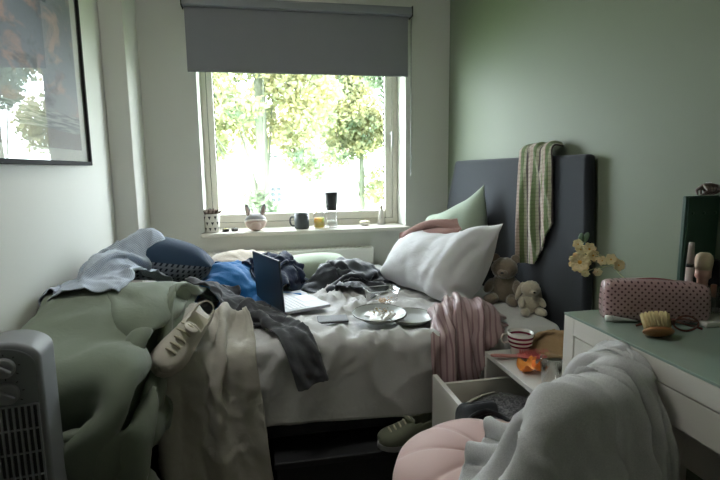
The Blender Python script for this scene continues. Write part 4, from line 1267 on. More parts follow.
# plush toys against the headboard
def plush_mat(name, col):
    t = NT(name); c = rgb(col); v = t.coord()
    n = t.noise(v, 90, 4, .7)
    cc = t.mix(n, scl(c, .72), scl(c, 1.18)); nm = t.bump(n, .9, .006); nm = t.bump(t.noise(v, 28, 3), .5, .01, nm)
    t.bsdf(cc, 1, nm, Sheen_Weight=.6, Sheen_Roughness=.5); return t.m
M_pl1, M_pl2 = plush_mat('cream_plush', (204, 194, 172)), plush_mat('brown_plush', (132, 118, 100))
def plush(label, c, s, m, ears, rz):
    t0 = thing('plush_toy', label, 'toy', c, 0, 'plush toys by the headboard')
    M = Matrix.Translation(c) @ Matrix.Rotation(rz, 4, 'Z') @ Matrix.Scale(s, 4)
    P = lambda *a, **k: xm(ball(*a, lump=.10, fr=5, **k), M)
    obj('body', P((0, 0, .055), (.052, .058, .058), 28, 18), m, t0)
    hd0 = obj('head', P((.012, 0, .135), (.046, .050, .043), 28, 18, seed=2), m, t0)
    obj('muzzle', P((.054, 0, .124), (.018, .02, .016), 18, 12, seed=3), m, hd0)
    obj('nose', P((.070, 0, .128), (.005, .007, .005), 10, 6), M_black, hd0)
    for sg in (-1, 1):
        obj('eye', P((.049, sg*.018, .146), .004, 10, 6), M_black, hd0)
        if ears == 'round': obj('ear', P((0, sg*.038, .172), (.008, .018, .018), 16, 10, seed=4), m, hd0)
        else: obj('ear', P((-.012, sg*.050, .118), (.014, .016, .052), 16, 12, seed=5, rot=(sg*.35, 0, 0)), m, hd0)
        obj('arm', P((.035, sg*.052, .068), (.040, .018, .018), 18, 12, seed=6, rot=(0, .5, sg*.25)), m, t0)
        obj('leg', P((.060, sg*.040, .022), (.046, .024, .022), 18, 12, seed=7, rot=(0, 0, sg*.3)), m, t0)
    return t0
plush('cream plush rabbit with drooping ears slumped against the headboard', (1.115, 1.905, .572), .80, M_pl1, 'long', -1.75)
plush('brown plush bear sitting behind the white pillow at the headboard', (1.10, 2.10, .572), 1.18, M_pl2, 'round', -2.2)

# crocheted scarf over the headboard
def crochet(t, base):
    s = t.sep(t.coord('UV'))
    x = t.math('FRACT', t.math('ADD', t.math('MULTIPLY', s[0], 9.0), 5.35))
    b = t.ramp(x, [(0, rgb((168, 150, 138))), (.22, rgb((96, 112, 72))), (.45, rgb((148, 146, 122))), (.62, rgb((70, 62, 60))), (.74, rgb((172, 160, 146))), (.9, rgb((124, 132, 96)))], 'CONSTANT')
    k = t.math('GREATER_THAN', t.math('FRACT', t.math('MULTIPLY', s[1], 75)), .62)
    return t.mix(t.math('MULTIPLY', k, .22), b, rgb((66, 60, 54)))
M_croc = fabric('crochet_wool', (150, 150, 120), .95, 160, .9, .4, 40, .3, .1, crochet)
B_hd = sd_box((1.186, 1.672, .2), (1.36, 3.1, 1.238), .016)
sc1 = cloth('scarf', .30, .49, .014, path_init([(1.225, 1.985, 1.275), (1.185, 1.99, 1.285), (1.160, 1.995, 1.25), (1.155, 2.00, 1.1), (1.155, 2.01, .80)], (0, -1, 0), [.85, .8, .58, .46, .40], .04, 3, 201), M_croc, [B_hd, sd_plane((XR, 0, 0), (-1, 0, 0))],
            mask=lambda u, v: v < .49-.16*np.clip((u+.02)/.17, 0, 1), pinf=lambda u, v: v < .06, bend=.2, thickness=.006, steps=40, mu=.97, selfr=.012, use_stat=False, up=(-1, 0, .3), wr=[(.006, 14, 1.5, 3, 20.1)])
tag(sc1, 'green and cream crocheted scarf slung over the top of the headboard', 'scarf')

# ================================================================== THE WINDOWSILL
SZ = .811
pt = thing('plant_pot', 'white pot with black triangles holding a spiky plant, left end of the windowsill', 'pot', (-.305, 3.235, SZ))
def tri_mat():
    t = NT('triangle_glaze'); s = t.sep(t.coord('Object'))
    a = t.math('MULTIPLY', t.math('ARCTAN2', s[1], s[0]), 9/(2*PI)); row = t.math('FLOOR', t.math('MULTIPLY', s[2], 28))
    a = t.math('FRACT', t.math('ADD', a, t.math('ADD', t.math('MULTIPLY', t.math('MODULO', row, 2.0), .5), 20)))
    b = t.math('FRACT', t.math('MULTIPLY', s[2], 28))
    k = t.math('LESS_THAN', t.math('MULTIPLY', t.math('ABSOLUTE', t.math('SUBTRACT', a, .5)), 2.2), t.math('SUBTRACT', b, .25))
    k = t.math('MULTIPLY', k, t.math('LESS_THAN', b, .85))
    t.bsdf(t.mix(k, rgb((220, 216, 206)), rgb((40, 40, 40))), .4); return t.m
obj('pot', lathe([(.040, 0), (.043, .004), (.054, .115), (.050, .116), (.047, .10), (0, .10)], 32, (-.305, 3.235, SZ)), tri_mat(), pt)
sp2 = []
for k in range(22):
    a = k*2.4; q = .006+.0017*k
    sp2.append(tube(spline([(-.305+q*math.cos(a), 3.235+q*math.sin(a), SZ+.095), (-.305+q*1.25*math.cos(a), 3.235+q*1.25*math.sin(a), SZ+.125), (-.305+q*1.7*math.cos(a), 3.235+q*1.7*math.sin(a), SZ+.15-.0006*k)], 6), [.008, .009, .0085, .007, .004, .001], 7))
obj('plant', join(*sp2), plain('succulent', (92, 74, 62), .7, .3, 30), pt)
for x, y, col, lb in ((-.222, 3.235, (172, 160, 84), 'tiny yellow tea light beside the triangle pot'), (-.168, 3.245, (70, 66, 60), 'tiny dark tea light between the yellow one and the dog ornament')):
    tl_ = thing('tea_light', lb, 'candle', (x, y, SZ), 0, 'tea lights on the sill')
    obj('cup', lathe([(.019, 0), (.021, .002), (.021, .018), (.019, .018), (.018, .012), (0, .012)], 24, (x, y, SZ)), plain('tealight_cup', (60, 58, 54), .4), tl_)
    obj('wax', lathe([(.0178, .010), (.0175, .019), (0, .020)], 24, (x, y, SZ)), plain('tealight_wax', col, .5), tl_)
    obj('wick', tube([(x, y, SZ+.018), (x+.001, y, SZ+.027)], .001, 6), M_black, tl_)
bd = thing('dog_ornament', 'grey and pink dog head ornament with two upright ears on the windowsill', 'ornament', (-.035, 3.24, SZ))
M_dogp = plain('dog_pink', (186, 164, 154), .6, .06, 20); M_dogg = plain('dog_grey', (122, 118, 118), .6, .06, 20)
o3 = (-.035, 3.24, SZ)
obj('head', ball((o3[0], o3[1], SZ+.052), (.066, .058, .054), 28, 18), M_dogp, bd)
cap = lathe([(.067, 0), (.066, .012), (.058, .030), (.040, .046), (.018, .055), (0, .057)], 28, (0, 0, 0))
obj('hood', xf((np.array(cap[0])*[1.02, .92, 1], cap[1]), (o3[0], o3[1]+.004, SZ+.055), (-.25, 0, 0)), M_dogg, bd)
obj('hood_trim', xf(tube([(.068*math.cos(a), .062*math.sin(a), 0) for a in np.linspace(0, 2*PI, 33)], .005, 8, False), (o3[0], o3[1]+.004, SZ+.057), (-.25, 0, 0)), plain('dog_white', (214, 208, 202), .6), bd)
obj('muzzle', ball((o3[0], o3[1]-.050, SZ+.036), (.034, .022, .024), 20, 12), M_dogp, bd)
for sg in (-1, 1):
    e_ = obj('ear', ball((o3[0]+sg*.048, o3[1]+.01, SZ+.125), (.017, .010, .045), 18, 12, rot=(0, sg*.22, 0)), M_dogg, bd)
    obj('inner_ear', ball((o3[0]+sg*.048, o3[1]+.002, SZ+.120), (.010, .006, .034), 14, 10, rot=(0, sg*.22, 0)), M_dogp, e_)
mg = thing('mug', 'charcoal mug on the windowsill beside the glass of yellow juice', 'mug', (.258, 3.25, SZ))
M_char2 = plain('charcoal_glaze', (62, 66, 68), .4, .06)
def mug_prof(r, h): return [(r*.86, 0), (r*.95, .004), (r, .012), (r, h), (r-.004, h), (r-.005, .01), (0, .008)]
obj('cup', lathe(mug_prof(.048, .098), 36, (.258, 3.25, SZ)), M_char2, mg)
obj('handle', tube(spline([(.214, 3.25, SZ+.078), (.190, 3.25, SZ+.076), (.182, 3.25, SZ+.05), (.192, 3.25, SZ+.024), (.214, 3.25, SZ+.020)], 16), .0055, 10), M_char2, mg)
jc = thing('juice_glass', 'clear jar half full of yellow juice on the windowsill', 'glass', (.372, 3.25, SZ))
obj('glass', lathe([(.036, 0), (.039, .004), (.039, .100), (.034, .118), (.034, .145), (.0315, .145), (.0315, .118), (.0365, .099), (.0365, .006), (0, .006)], 32, (.372, 3.25, SZ)), M_plastic, jc)
t = NT('juice'); t.bsdf(rgb((226, 204, 92)), .2, Transmission_Weight=.35, Subsurface_Weight=.3); obj('juice', lathe([(0, .0065), (.0358, .0065), (.0358, .066), (0, .066)], 32, (.372, 3.25, SZ)), t.m, jc)
bo = thing('bottle', 'clear tumbler with a tall black lid beside the yellow juice on the windowsill', 'bottle', (.455, 3.25, SZ))
obj('body', lathe([(.036, 0), (.038, .003), (.038, .125), (.034, .135), (.032, .135), (.0355, .122), (.0355, .008), (0, .008)], 32, (.455, 3.25, SZ)), M_plastic, bo)
obj('water', lathe([(0, .0085), (.035, .0085), (.035, .05), (0, .05)], 32, (.455, 3.25, SZ)), glass_mat('water', (.97, .99, 1, 1)), bo)
obj('collar', lathe([(.037, .115), (.0375, .135), (.0, .136)], 32, (.455, 3.25, SZ)), plain('black_lid_matte', (30, 31, 33), .5), bo)
obj('lid', lathe([(.034, .134), (.036, .138), (.044, .222), (.044, .232), (.040, .234), (0, .234)], 32, (.455, 3.25, SZ)), M_black, bo)
ds = thing('dish', 'tiny white lidded dish on the windowsill, right of the tumbler', 'dish', (.69, 3.31, SZ))
obj('bowl', lathe([(.020, 0), (.032, .012), (.036, .022), (.033, .022), (.028, .012), (0, .006)], 28, (.69, 3.31, SZ)), M_trim, ds)
obj('lid', lathe([(.037, .021), (.035, .027), (.02, .032), (.005, .033), (.006, .038), (0, .04)], 28, (.69, 3.31, SZ)), plain('dish_lid', (206, 198, 160), .4), ds)
vz = thing('bud_vase', 'slim grey conical bottle at the right end of the windowsill', 'bottle', (.815, 3.345, SZ))
obj('body', lathe([(.028, 0), (.029, .004), (.022, .05), (.012, .095), (.009, .105), (.007, .105), (.010, .09), (0, .09)], 28, (.815, 3.345, SZ)), plain('grey_ceramic', (164, 160, 152), .4), vz)
obj('stopper', lathe([(.007, .1), (.011, .112), (.010, .124), (.004, .132), (0, .133)], 20, (.815, 3.345, SZ)), plain('cork', (150, 140, 126), .7), vz)

# ================================================================== ON THE BEDSIDE UNIT
m2 = thing('mug', 'white mug with three burgundy stripes on the bedside unit', 'mug', (.910, 1.605, NZ))
mm = (.910, 1.605, NZ)
def stripe_mat():
    t = NT('striped_glaze'); s = t.sep(t.coord('Object')); z = t.math('FRACT', t.math('MULTIPLY', s[2], 1/.0165))
    k = t.math('MULTIPLY', t.math('LESS_THAN', z, .52), t.math('MULTIPLY', t.math('GREATER_THAN', s[2], .0315), t.math('LESS_THAN', s[2], .0780)))
    t.bsdf(t.mix(k, rgb((212, 208, 202)), rgb((112, 34, 58))), .25); return t.m
obj('cup', lathe([(.030, 0), (.032, .003), (.034, .028), (.042, .045), (.0455, .060), (.0465, .086), (.043, .086), (.042, .06), (.030, .03), (0, .01)], 40, mm), stripe_mat(), m2)
obj('handle', tube(spline([(mm[0]-.043, mm[1]+.01, NZ+.078), (mm[0]-.062, mm[1]+.014, NZ+.076), (mm[0]-.066, mm[1]+.015, NZ+.058), (mm[0]-.056, mm[1]+.013, NZ+.046), (mm[0]-.041, mm[1]+.01, NZ+.048)], 14), .004, 9), M_trim, m2)
M_coral = plain('coral_plastic', (190, 96, 92), .4, .06)
hbn = thing('hairbrush', 'coral pink hairbrush beside the striped mug, handle over the edge of the unit', 'hairbrush', (.88, 1.56, NZ))
MH = frame((.785, 1.585, NZ+.012), (1, -.22, 0))
obj('handle', xm(tube(spline([(0, 0, .003), (.03, 0, .002), (.07, 0, .0), (.10, 0, 0)], 16), [.006, .008, .009, .0095]+[.0095]*8+[.009, .009, .010, .012], 12, flat=.7), MH), plain('coral_pale', (196, 138, 132), .4, .05), hbn)
obj('paddle', xm(ball((.150, 0, .002), (.062, .026, .011), 26, 14), MH), M_coral, hbn)
bb = []
for i in range(12):
    for j in range(5):
        x, y = .105+.0085*i, -.016+.008*j
        if ((x-.15)/.055)**2+(y/.021)**2 < 1: bb.append(tube([(x, y, .008), (x, y, .024)], [.0013, .0009], 5))
tag(obj('bristles', xm(join(*bb), MH), M_coral, hbn), kind='stuff')
M_paper = fabric('kraft_paper', (164, 136, 102), .8, 300, .1, .6, 30, 0, .08)
pb = cloth('paper_bag', .26, .22, .012, path_init([(.93, 1.63, NZ+.06), (1.0, 1.61, NZ+.10), (1.06, 1.585, NZ+.09), (1.12, 1.56, NZ+.03)], (.3, .95, 0), .42, .05, 2, 221), M_paper, [sd_plane((0, 0, NZ), (0, 0, 1)), sd_ell((1.03, 1.595, NZ), (.085, .05, .05)), sd_plane((0, 1.66, 0), (0, -1, 0))], bend=.5, thickness=.001, steps=30, mu=.95, selfr=.011, use_stat=False, wr=[(.005, 22, .5, 1.5, 22.1)])
tag(pb, 'crumpled brown paper bag behind the orange peel on the bedside unit', 'bag')
def peel(c, r, seed, rot, npet=5):
    V, F = [], []
    na, nr = 60, 12
    for i in range(nr+1):
        q = i/nr
        for k in range(na):
            a = 2*PI*k/na
            lim = 1.15+.55*math.sin(a*npet/2+seed)**2+.15*math.sin(a*3+seed*2)
            th = q*lim
            rr = r*(1+.05*math.sin(a*4+seed)*q); curl = 1+.10*q*q
            V.append((rr*math.sin(th)*math.cos(a)*curl, rr*math.sin(th)*math.sin(a)*curl, r-rr*math.cos(th)))
    for i in range(nr):
        for k in range(na):
            F.append((i*na+k, i*na+(k+1) % na, (i+1)*na+(k+1) % na, (i+1)*na+k))
    return xf((V, F), c, rot)
def peel_mat():
    t = NT('orange_peel'); g = t.n('ShaderNodeNewGeometry'); v = t.coord()
    nm = t.bump(t.noise(v, 380, 2), .35, .0015)
    t.bsdf(t.mix(g.outputs['Backfacing'], rgb((226, 118, 22)), rgb((238, 170, 84))), .45, nm); return t.m
M_peel = peel_mat()
op = thing('orange_peel', 'torn orange peel on the bedside unit, between hairbrush and tumbler', 'peel', (.865, 1.455, NZ))
for (c, r, sd, rt) in (((.857, 1.462, NZ+.002), .031, .3, (.1, -.2, 0)), ((.893, 1.440, NZ+.004), .027, 1.4, (-.35, .5, .4)), ((.868, 1.432, NZ+.020), .024, 2.2, (.7, .2, 1))):
    v_, f_ = peel(c, r, sd, rt)
    v_[:, 2] = np.maximum(v_[:, 2], NZ+.0015)
    obj('peel_piece', (v_, f_), M_peel, op)
tm = thing('tumbler', 'empty clear glass tumbler at the dressing table end of the bedside unit', 'glass', (.868, 1.335, NZ))
obj('glass', lathe([(.029, 0), (.031, .003), (.037, .095), (.0345, .096), (.0295, .010), (0, .010)], 36, (.868, 1.335, NZ)), M_plastic, tm)

# ================================================================== ON THE DRESSING TABLE
DZ = .7905
pcs = thing('pencil_case', 'pink zip case with dark red dots on the glass topped table', 'case', (1.0, 1.108, DZ))
MB_ = frame((1.008, 1.108, DZ), (.21, -.087, 0))
def case():
    V, F, UV = [], [], []
    n, m = 28, 40
    w_, d_, h_ = .128, .040, .104
    for i in range(n+1):
        s_ = -1+2*i/n
        e = (1-abs(s_)**9)**.35 if abs(s_) < 1 else .0
        e = .55+.45*e
        for k in range(m):
            a = 2*PI*k/m
            ca, sa = math.cos(a), math.sin(a)
            y = d_*math.copysign(abs(ca)**.55, ca)*e; z = h_/2+h_/2*math.copysign(abs(sa)**.5, sa)*(.86+.14*e)
            z *= 1+.07*(1-s_*s_)*(z/h_)-.06*max(0, s_)*(z/h_)
            y *= 1-.35*max(0, z/h_-.5)
            b = .004*noise.noise(Vector((s_*3, y*30, z*25)))
            V.append((s_*w_*(.965+.035*(1-(z/h_-.5)**2*3)), y+b, max(z, .0005))); UV.append((s_*w_, z+(.2 if ca > 0 else 0)))
    for i in range(n):
        for k in range(m): F.append((i*m+k, (i+1)*m+k, (i+1)*m+(k+1) % m, i*m+(k+1) % m))
    F.append(tuple(range(m))); F.append(tuple(n*m+k for k in range(m))[::-1])
    return V, F, UV
def dots():
    t = NT('dotted_pvc'); s = t.sep(t.coord('UV'))
    a = t.math('MULTIPLY', s[0], 62); b = t.math('MULTIPLY', s[1], 62)
    u1 = t.math('ADD', a, b); v1 = t.math('SUBTRACT', a, b)
    fu = t.math('SUBTRACT', t.math('FRACT', t.math('ADD', u1, 50)), .5); fv = t.math('SUBTRACT', t.math('FRACT', t.math('ADD', v1, 50)), .5)
    d = t.math('ADD', t.math('MULTIPLY', fu, fu), t.math('MULTIPLY', fv, fv))
    c = t.mix(t.math('LESS_THAN', d, .055), rgb((184, 150, 152)), rgb((74, 30, 46)))
    t.bsdf(c, .35, t.bump(t.noise(t.coord(), 25, 3), .25, .006), Coat_Weight=.8, Coat_Roughness=.08); return t.m
cv, cf, cuv = case()
obj('pouch', xm((cv, cf), MB_), dots(), pcs, uv=cuv)
M_red = plain('red_trim', (120, 40, 54), .5, .1)
zpts = [(x, -.002, .1115-.026*(x/.124)**2-.006*max(0, x/.124)) for x in np.linspace(-.114, .114, 20)]
obj('zip', xm(tube(zpts, .0028, 8), MB_), M_red, pcs)
obj('zip_pull', xm(tube([(.100, -.004, .072), (.116, -.018, .06), (.118, -.024, .045)], [.003, .002, .003], 8), MB_), M_metal, pcs)
# small white bottle, behind the case
wb = thing('cream_bottle', 'small white bottle standing at the left end of the pink case', 'bottle', (.935, 1.185, DZ))
obj('bottle', lathe([(.010, 0), (.011, .002), (.011, .055), (.007, .062), (.007, .066), (0, .066)], 20, (.935, 1.185, DZ)), plain('bottle_white', (214, 204, 204), .35), wb)
obj('cap', lathe([(.0085, .064), (.0085, .082), (.007, .084), (0, .084)], 20, (.935, 1.185, DZ)), plain('bottle_cap', (206, 196, 196), .3), wb)
# crumpled white tube
wt = thing('cream_tube', 'small squeezed white tube lying in front of the pink case', 'tube', (.925, 1.105, DZ))
MW = frame((.893, 1.118, DZ+.009), (1, -.32, 0))
tv_, tf_ = tube(spline([(0, 0, 0), (.02, 0, .001), (.05, 0, .0), (.062, 0, -.002)], 14), np.linspace(.010, .0085, 14), 14)
tv_ = np.array(tv_); k_ = np.clip(tv_[:, 0]/.06, 0, 1); tv_[:, 2] = tv_[:, 2]*(1-.75*k_)-.004*k_
obj('tube_body', xm((tv_, tf_), MW), plain('tube_white', (204, 206, 206), .3, .04, 6, .6, 60), wt)
obj('tube_cap', xm(tube([(-.014, 0, 0), (0, 0, 0)], .0088, 14), MW), plain('tube_cap', (226, 226, 224), .35), wt)
# bristle brush
nb = thing('nail_brush', 'small wooden brush with stiff cream bristles on the glass table', 'brush', (.905, .985, DZ))
MN = frame((.915, .985, DZ+.019), (.94, -.30, 0), (.05, .62, .78)); MN[:3, :3] *= 1.18
obj('handle', xm(ball((0, 0, -.004), (.030, .019, .009), 26, 14), MN), plain('beech', (156, 104, 60), .5, .15, 30), nb)
bb = []
for i in range(11):
    for j in range(7):
        x, y = -.0225+.0045*i, -.0135+.0045*j
        if (x/.026)**2+(y/.0165)**2 < 1:
            bb.append(tube([(x, y, .002), (x*1.12+r_.normal(0, .0006), y*1.15+r_.normal(0, .0006), .034)], [.0021, .0017], 5))
tag(obj('bristles', xm(join(*bb), MN), plain('bristle', (216, 198, 150), .8, .15, 60), nb), kind='stuff')
# folded glasses
gl = thing('glasses', 'folded reddish brown glasses lying right of the wooden brush', 'glasses', (1.02, 1.0, DZ))
M_tort = plain('tortoiseshell', (96, 52, 42), .25, .4, 60)
MG = frame((.985, 1.018, DZ), (.93, -.36, 0))
for q, sx in enumerate((-.030, .030)):
    rp = [(sx+.026*math.cos(a)*(1+.08*math.cos(2*a)), -.002, .021+.019*math.sin(a)) for a in np.linspace(0, 2*PI, 29)]
    rm = obj('rim', xm(tube(rp, .0026, 8, False), MG), M_tort, gl)
    obj('lens', xm(([(x, y, z) for x, y, z in rp[:-1]], [tuple(range(28))]), MG), M_plastic, rm, smooth=False)
    obj('temple', xm(tube(spline([(sx*1.95, 0, .030-.004*q), (sx*.9, .012+.006*q, .026), (-sx*.6, .016+.007*q, .018), (-sx*2.0, .015+.007*q, .008), (-sx*2.5, .014+.007*q, .004)], 16), [.0026]*10+[.0032]*6, 8), MG), M_tort, gl)
obj('bridge', xm(tube(spline([(-.006, -.002, .024), (0, -.004, .029), (.006, -.002, .024)], 8), .0026, 8), MG), M_tort, gl)
# dark green metal box with a hair claw on top
gb = thing('metal_panel', 'upright dark green riveted metal panel at the back of the dressing table', 'panel', (1.14, 1.08, DZ))
M_gbox = plain('green_enamel', (44, 74, 62), .45, .06, 5)
GX0, GX1, GY0, GY1, GZ = 1.131, 1.238, 1.150, 1.168, 1.113
obj('body', box(GX0, GX1, GY0+.004, GY1, DZ, GZ), M_gbox, gb, bevel=.003)
obj('door', box(GX0+.003, GX1-.003, GY0, GY0+.004, DZ+.004, GZ-.004), M_gbox, gb, bevel=.001)
for x, z in ((1.150, 1.066), (1.186, 1.066), (1.222, 1.066), (1.150, .83), (1.222, .83)):
    obj('rivet', xf(lathe([(.0045, 0), (.004, .0015), (0, .0025)], 12), (x, GY0, z), (PI/2, 0, 0)), M_gbox, gb)
hc = thing('hair_claw', 'brown hair claw on top of the dark green metal panel', 'hair clip', (1.2, 1.159, GZ))
M_claw = plain('claw_brown', (86, 70, 62), .35, .2, 40)
hh = []
for sg in (-1, 1):
    hh.append(tube(spline([(1.185, 1.159+sg*.004, GZ+.024), (1.205, 1.159+sg*.006, GZ+.028), (1.228, 1.159+sg*.004, GZ+.024)], 10), [.006]*10, 8))
    for k in range(4):
        x = 1.188+.012*k
        hh.append(tube(spline([(x, 1.159+sg*.005, GZ+.024), (x-.004, 1.159+sg*.018, GZ+.014), (x-.012, 1.159+sg*.006, GZ+.002)], 8), [.005, .005, .005, .0045, .004, .0035, .003, .002], 7))
obj('claw', join(*hh), M_claw, hc)
obj('spring', tube([(1.195+.0005*k, 1.159+.004*math.cos(k*1.2), GZ+.032+.004*math.sin(k*1.2)) for k in range(32)], .0008, 5), M_metal, hc)
# white tray with clear organiser, tube and brushes
wtr = obj('tray', box(1.085, 1.236, 1.015, 1.142, DZ, DZ+.013), plain('tray_white', (220, 218, 212), .3, .03), bevel=.004)
tag(wtr, 'shallow white tray under the clear make-up organiser', 'tray')
TZ = DZ+.0145
og = thing('make_up_organiser', 'clear acrylic make-up organiser on the white tray', 'organiser', (1.16, 1.10, TZ))
obj('walls', join(box(1.09, 1.233, 1.072, 1.075, TZ, TZ+.075), box(1.09, 1.233, 1.135, 1.138, TZ, TZ+.075), box(1.09, 1.093, 1.075, 1.135, TZ, TZ+.075), box(1.230, 1.233, 1.075, 1.135, TZ, TZ+.075)), M_plastic, og, smooth=False)
obj('dividers', join(box(1.125, 1.127, 1.075, 1.135, TZ, TZ+.07), box(1.175, 1.177, 1.075, 1.135, TZ, TZ+.07)), M_plastic, og, smooth=False)
obj('base', box(1.09, 1.233, 1.072, 1.138, TZ, TZ+.003), M_plastic, og, smooth=False)
OZ = TZ+.0035
mt_ = thing('mascara', 'tall slim pale pink tube with a dark band, standing in the organiser', 'make-up', (1.108, 1.103, OZ))
obj('tube', lathe([(.009, 0), (.0095, .003), (.0095, .122), (0, .122)], 20, (1.108, 1.103, OZ)), plain('mascara_pink', (176, 160, 158), .3), mt_)
obj('band', lathe([(.0098, .121), (.0098, .130), (0, .130)], 20, (1.108, 1.103, OZ)), M_black, mt_)
obj('cap', lathe([(.0092, .130), (.0072, .178), (.0068, .186), (0, .187)], 20, (1.108, 1.103, OZ)), plain('mascara_cap', (186, 172, 168), .25), mt_)
kb = thing('make_up_brush', 'chunky make-up brush with a cream domed head, in the organiser', 'brush', (1.151, 1.103, OZ))
kc = (1.151, 1.103, OZ)
obj('handle', lathe([(.012, 0), (.013, .004), (.013, .085), (.019, .092), (.019, .112), (0, .112)], 24, kc), plain('rose_metal', (196, 152, 140), .3), kb)
obj('brush_head', lathe([(.0185, .110), (.021, .125), (.0215, .138), (.019, .149), (.012, .156), (0, .158)], 28, kc), fabric('soft_bristle', (206, 184, 160), .9, 700, .5, .1), kb)
db = thing('palette', 'dark make-up palette standing upright in the organiser', 'make-up', (1.19, 1.10, OZ))
obj('lid', box(1.180, 1.192, 1.080, 1.132, OZ, OZ+.135), plain('palette_black', (34, 34, 40), .25), db, bevel=.003)
obj('pan', box(1.1925, 1.204, 1.080, 1.132, OZ, OZ+.135), plain('palette_grey', (52, 52, 58), .25), db, bevel=.003)
ls = thing('lipstick', 'black lipstick tube with a terracotta cap in the organiser, beside the make-up brush', 'make-up', (1.162, 1.083, OZ))
obj('case', lathe([(.0075, 0), (.0075, .04), (.0065, .041), (0, .041)], 18, (1.168, 1.083, OZ)), M_black, ls)
obj('cap', lathe([(.007, .041), (.007, .072), (.006, .074), (0, .074)], 18, (1.168, 1.083, OZ)), plain('lipstick_cap', (150, 96, 84), .3), ls)

# flowers in a small vase behind the case
fv = thing('vase', 'small clear vase of cream blossoms behind the pink case', 'vase', (1.03, 1.175, DZ))
vc = (1.03, 1.175, DZ)
obj('glass', lathe([(.018, 0), (.020, .003), (.021, .05), (.012, .07), (.012, .078), (.010, .078), (.0105, .07), (.018, .05), (.0175, .006), (0, .006)], 24, vc), M_plastic, fv)
fl_ = thing('flowers', 'drooping spray of cream blossoms leaning over the end of the table', 'flowers', (1.03, 1.19, DZ+.01))
M_stem = plain('stem', (150, 158, 120), .6); M_pet = plain('petal', (226, 206, 162), .7, .08, 60, Subsurface_Weight=.15) ; M_eye = plain('flower_eye', (196, 140, 44), .8, .2, 200); M_spk = plain('flower_speck', (84, 70, 44), .8)
def blossom(c, r, nrm, npet, seed, specks=False):
    nrm = Vector(nrm).normalized(); q = nrm.to_track_quat('Z', 'Y').to_matrix().to_4x4()
    M = Matrix.Translation(c) @ q
    out = []
    for ly in range(2):
        for k in range(npet):
            a = 2*PI*k/npet+ly*PI/npet+seed
            V, F = [], []
            for i in range(6):
                s_ = i/5
                for j in range(5):
                    w_ = (j/4-.5)*2
                    ww = r*.36*math.sin(PI*min(.98, .12+s_*.80))**.7
                    x = r*(.12+.88*s_)*(1-.15*ly); y = w_*ww; z = r*(.10+.22*s_*s_*(1+ly*.6)-.12*w_*w_*-1)+ly*.002
                    V.append((x*math.cos(a)-y*math.sin(a), x*math.sin(a)+y*math.cos(a), z))
            F = gridfaces(6, 5); out.append((V, F))
    b = obj('blossom', xm(join(*out), M), M_pet, fl_, solid=.0008)
    obj('eye', xm(ball((0, 0, r*.16), (r*.24, r*.24, r*.14), 14, 8), M), M_eye, b)
    if specks: obj('specks', xm(join(*[ball((r*.62*math.cos(a), r*.62*math.sin(a), r*.24), .0016, 6, 4) for a in np.linspace(0, 2*PI, 11)[:-1]]), M), M_spk, b)
tow = (-.62, -.72, .25)
BL = [((1.005, 1.418, .888), .034, tow, 9, 0., True), ((1.005, 1.432, .945), .017, tow, 6, .4, False), ((1.01, 1.425, .927), .017, (-.5, -.7, .5), 6, 1., False), ((1.02, 1.395, .934), .021, tow, 7, .2, False),
      ((1.02, 1.378, .917), .019, (-.3, -.9, .1), 6, .7, False), ((1.045, 1.325, .912), .018, tow, 6, .1, False), ((1.05, 1.30, .899), .018, (-.2, -.9, .2), 6, .6, False), ((1.03, 1.345, .905), .015, tow, 6, .3, False),
      ((1.01, 1.395, .860), .014, (-.5, -.6, -.4), 6, .9, False), ((1.03, 1.365, .868), .014, (-.4, -.8, -.2), 6, .2, False)]
for b in BL: blossom(*b)
hub = (1.045, 1.315, .895)
main = spline([(1.03, 1.178, DZ+.012), (1.032, 1.19, DZ+.075), (1.042, 1.262, .868), hub], 18)
sts = [tube(main, np.linspace(.0028, .002, 18), 8)]
for b in BL: sts.append(tube(spline([hub, (np.array(hub)+np.array(b[0]))/2+[0, 0, .006], np.array(b[0])+np.array(b[2])*-.003], 8), .0012, 6))
obj('stems', join(*sts), M_stem, fl_)
obj('leaf', join(*[ball((1.012+.01*k, 1.43-.012*k, .965+.004*k), (.003, .010, .018), 10, 8, rot=(.3*k, .2, .4)) for k in range(2)]), plain('leaf', (70, 96, 70), .6), fl_)
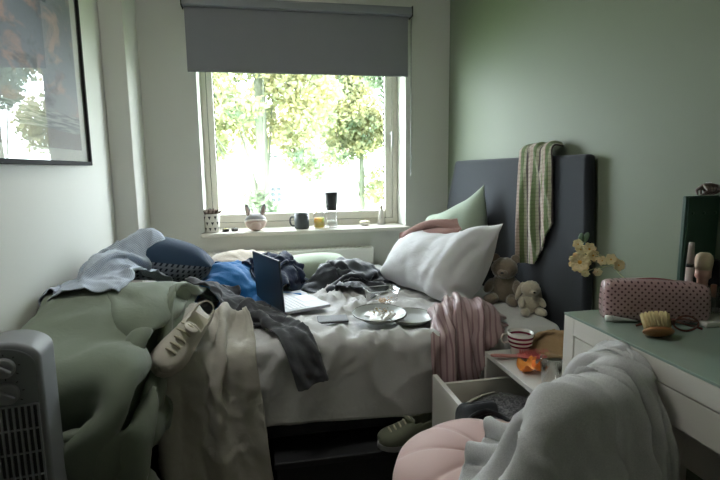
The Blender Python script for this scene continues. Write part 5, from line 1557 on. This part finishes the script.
# ================================================================== LIGHT
w = bpy.data.worlds.new('World'); bpy.context.scene.world = w; w.use_nodes = True
nt = w.node_tree; nt.nodes.clear()
bg = nt.nodes.new('ShaderNodeBackground'); wo = nt.nodes.new('ShaderNodeOutputWorld')
bg.inputs[0].default_value = (.84, .94, 1.0, 1); bg.inputs[1].default_value = 15.0
nt.links.new(bg.outputs[0], wo.inputs[0])
sun = bpy.data.lights.new('sun', 'SUN'); sun.energy = 9; sun.angle = .05; sun.color = (1, .92, .78)
so = bpy.data.objects.new('sun', sun); C.objects.link(so)
so.rotation_euler = Vector((-.62, -.35, .70)).to_track_quat('Z', 'Y').to_euler()

lp = thing('fill_lamp', 'added round ceiling lamp, out of view, giving the room fill light', 'lamp', (-.18, 1.5, 2.38))  # unseen lamp, added to lift the room beyond what the window gives
t = NT('fill_glow'); e = t.n('ShaderNodeEmission'); e.inputs[0].default_value = (1, .98, .95, 1); e.inputs[1].default_value = 14
t.l(e.outputs[0], t.out.inputs[0])
obj('fill_dome', lathe([(0, 2.36), (.12, 2.365), (.2, 2.39), (.22, 2.42)], 32, (-.18, 1.5, 0)), t.m, lp)
obj('rim', lathe([(.22, 2.42), (.235, 2.42), (.235, 2.45), (.22, 2.45)], 32, (-.18, 1.5, 0)), M_trim, lp)

# ================================================================== CAMERA
cam = bpy.data.cameras.new('camera'); co = bpy.data.objects.new('camera', cam); C.objects.link(co)
cam.sensor_width = 36; cam.lens = 36*499.3/720; cam.clip_start = .02
cam.dof.use_dof = True; cam.dof.focus_distance = 2.0; cam.dof.aperture_fstop = 8.0
ya, pi_, ro = math.radians(11.194), math.radians(8.248), math.radians(-.709)
f = Vector((math.sin(ya)*math.cos(pi_), math.cos(ya)*math.cos(pi_), -math.sin(pi_)))
r = Vector((math.cos(ya), -math.sin(ya), 0)); u = r.cross(f)
r2 = math.cos(ro)*r+math.sin(ro)*u; u2 = -math.sin(ro)*r+math.cos(ro)*u
co.matrix_world = Matrix(((r2.x, u2.x, -f.x, 0), (r2.y, u2.y, -f.y, 0), (r2.z, u2.z, -f.z, 1.2), (0, 0, 0, 1)))
sc = bpy.context.scene; sc.camera = co
sc.view_settings.view_transform = 'Standard'; sc.view_settings.look = 'None'
sc.view_settings.gamma = 1; sc.view_settings.use_curve_mapping = False
sc.view_settings.exposure = 0.38
sc.cycles.max_bounces = 10; sc.cycles.diffuse_bounces = 6; sc.cycles.transparent_max_bounces = 16
sc.cycles.use_denoising = True; sc.cycles.sample_clamp_indirect = 6.0
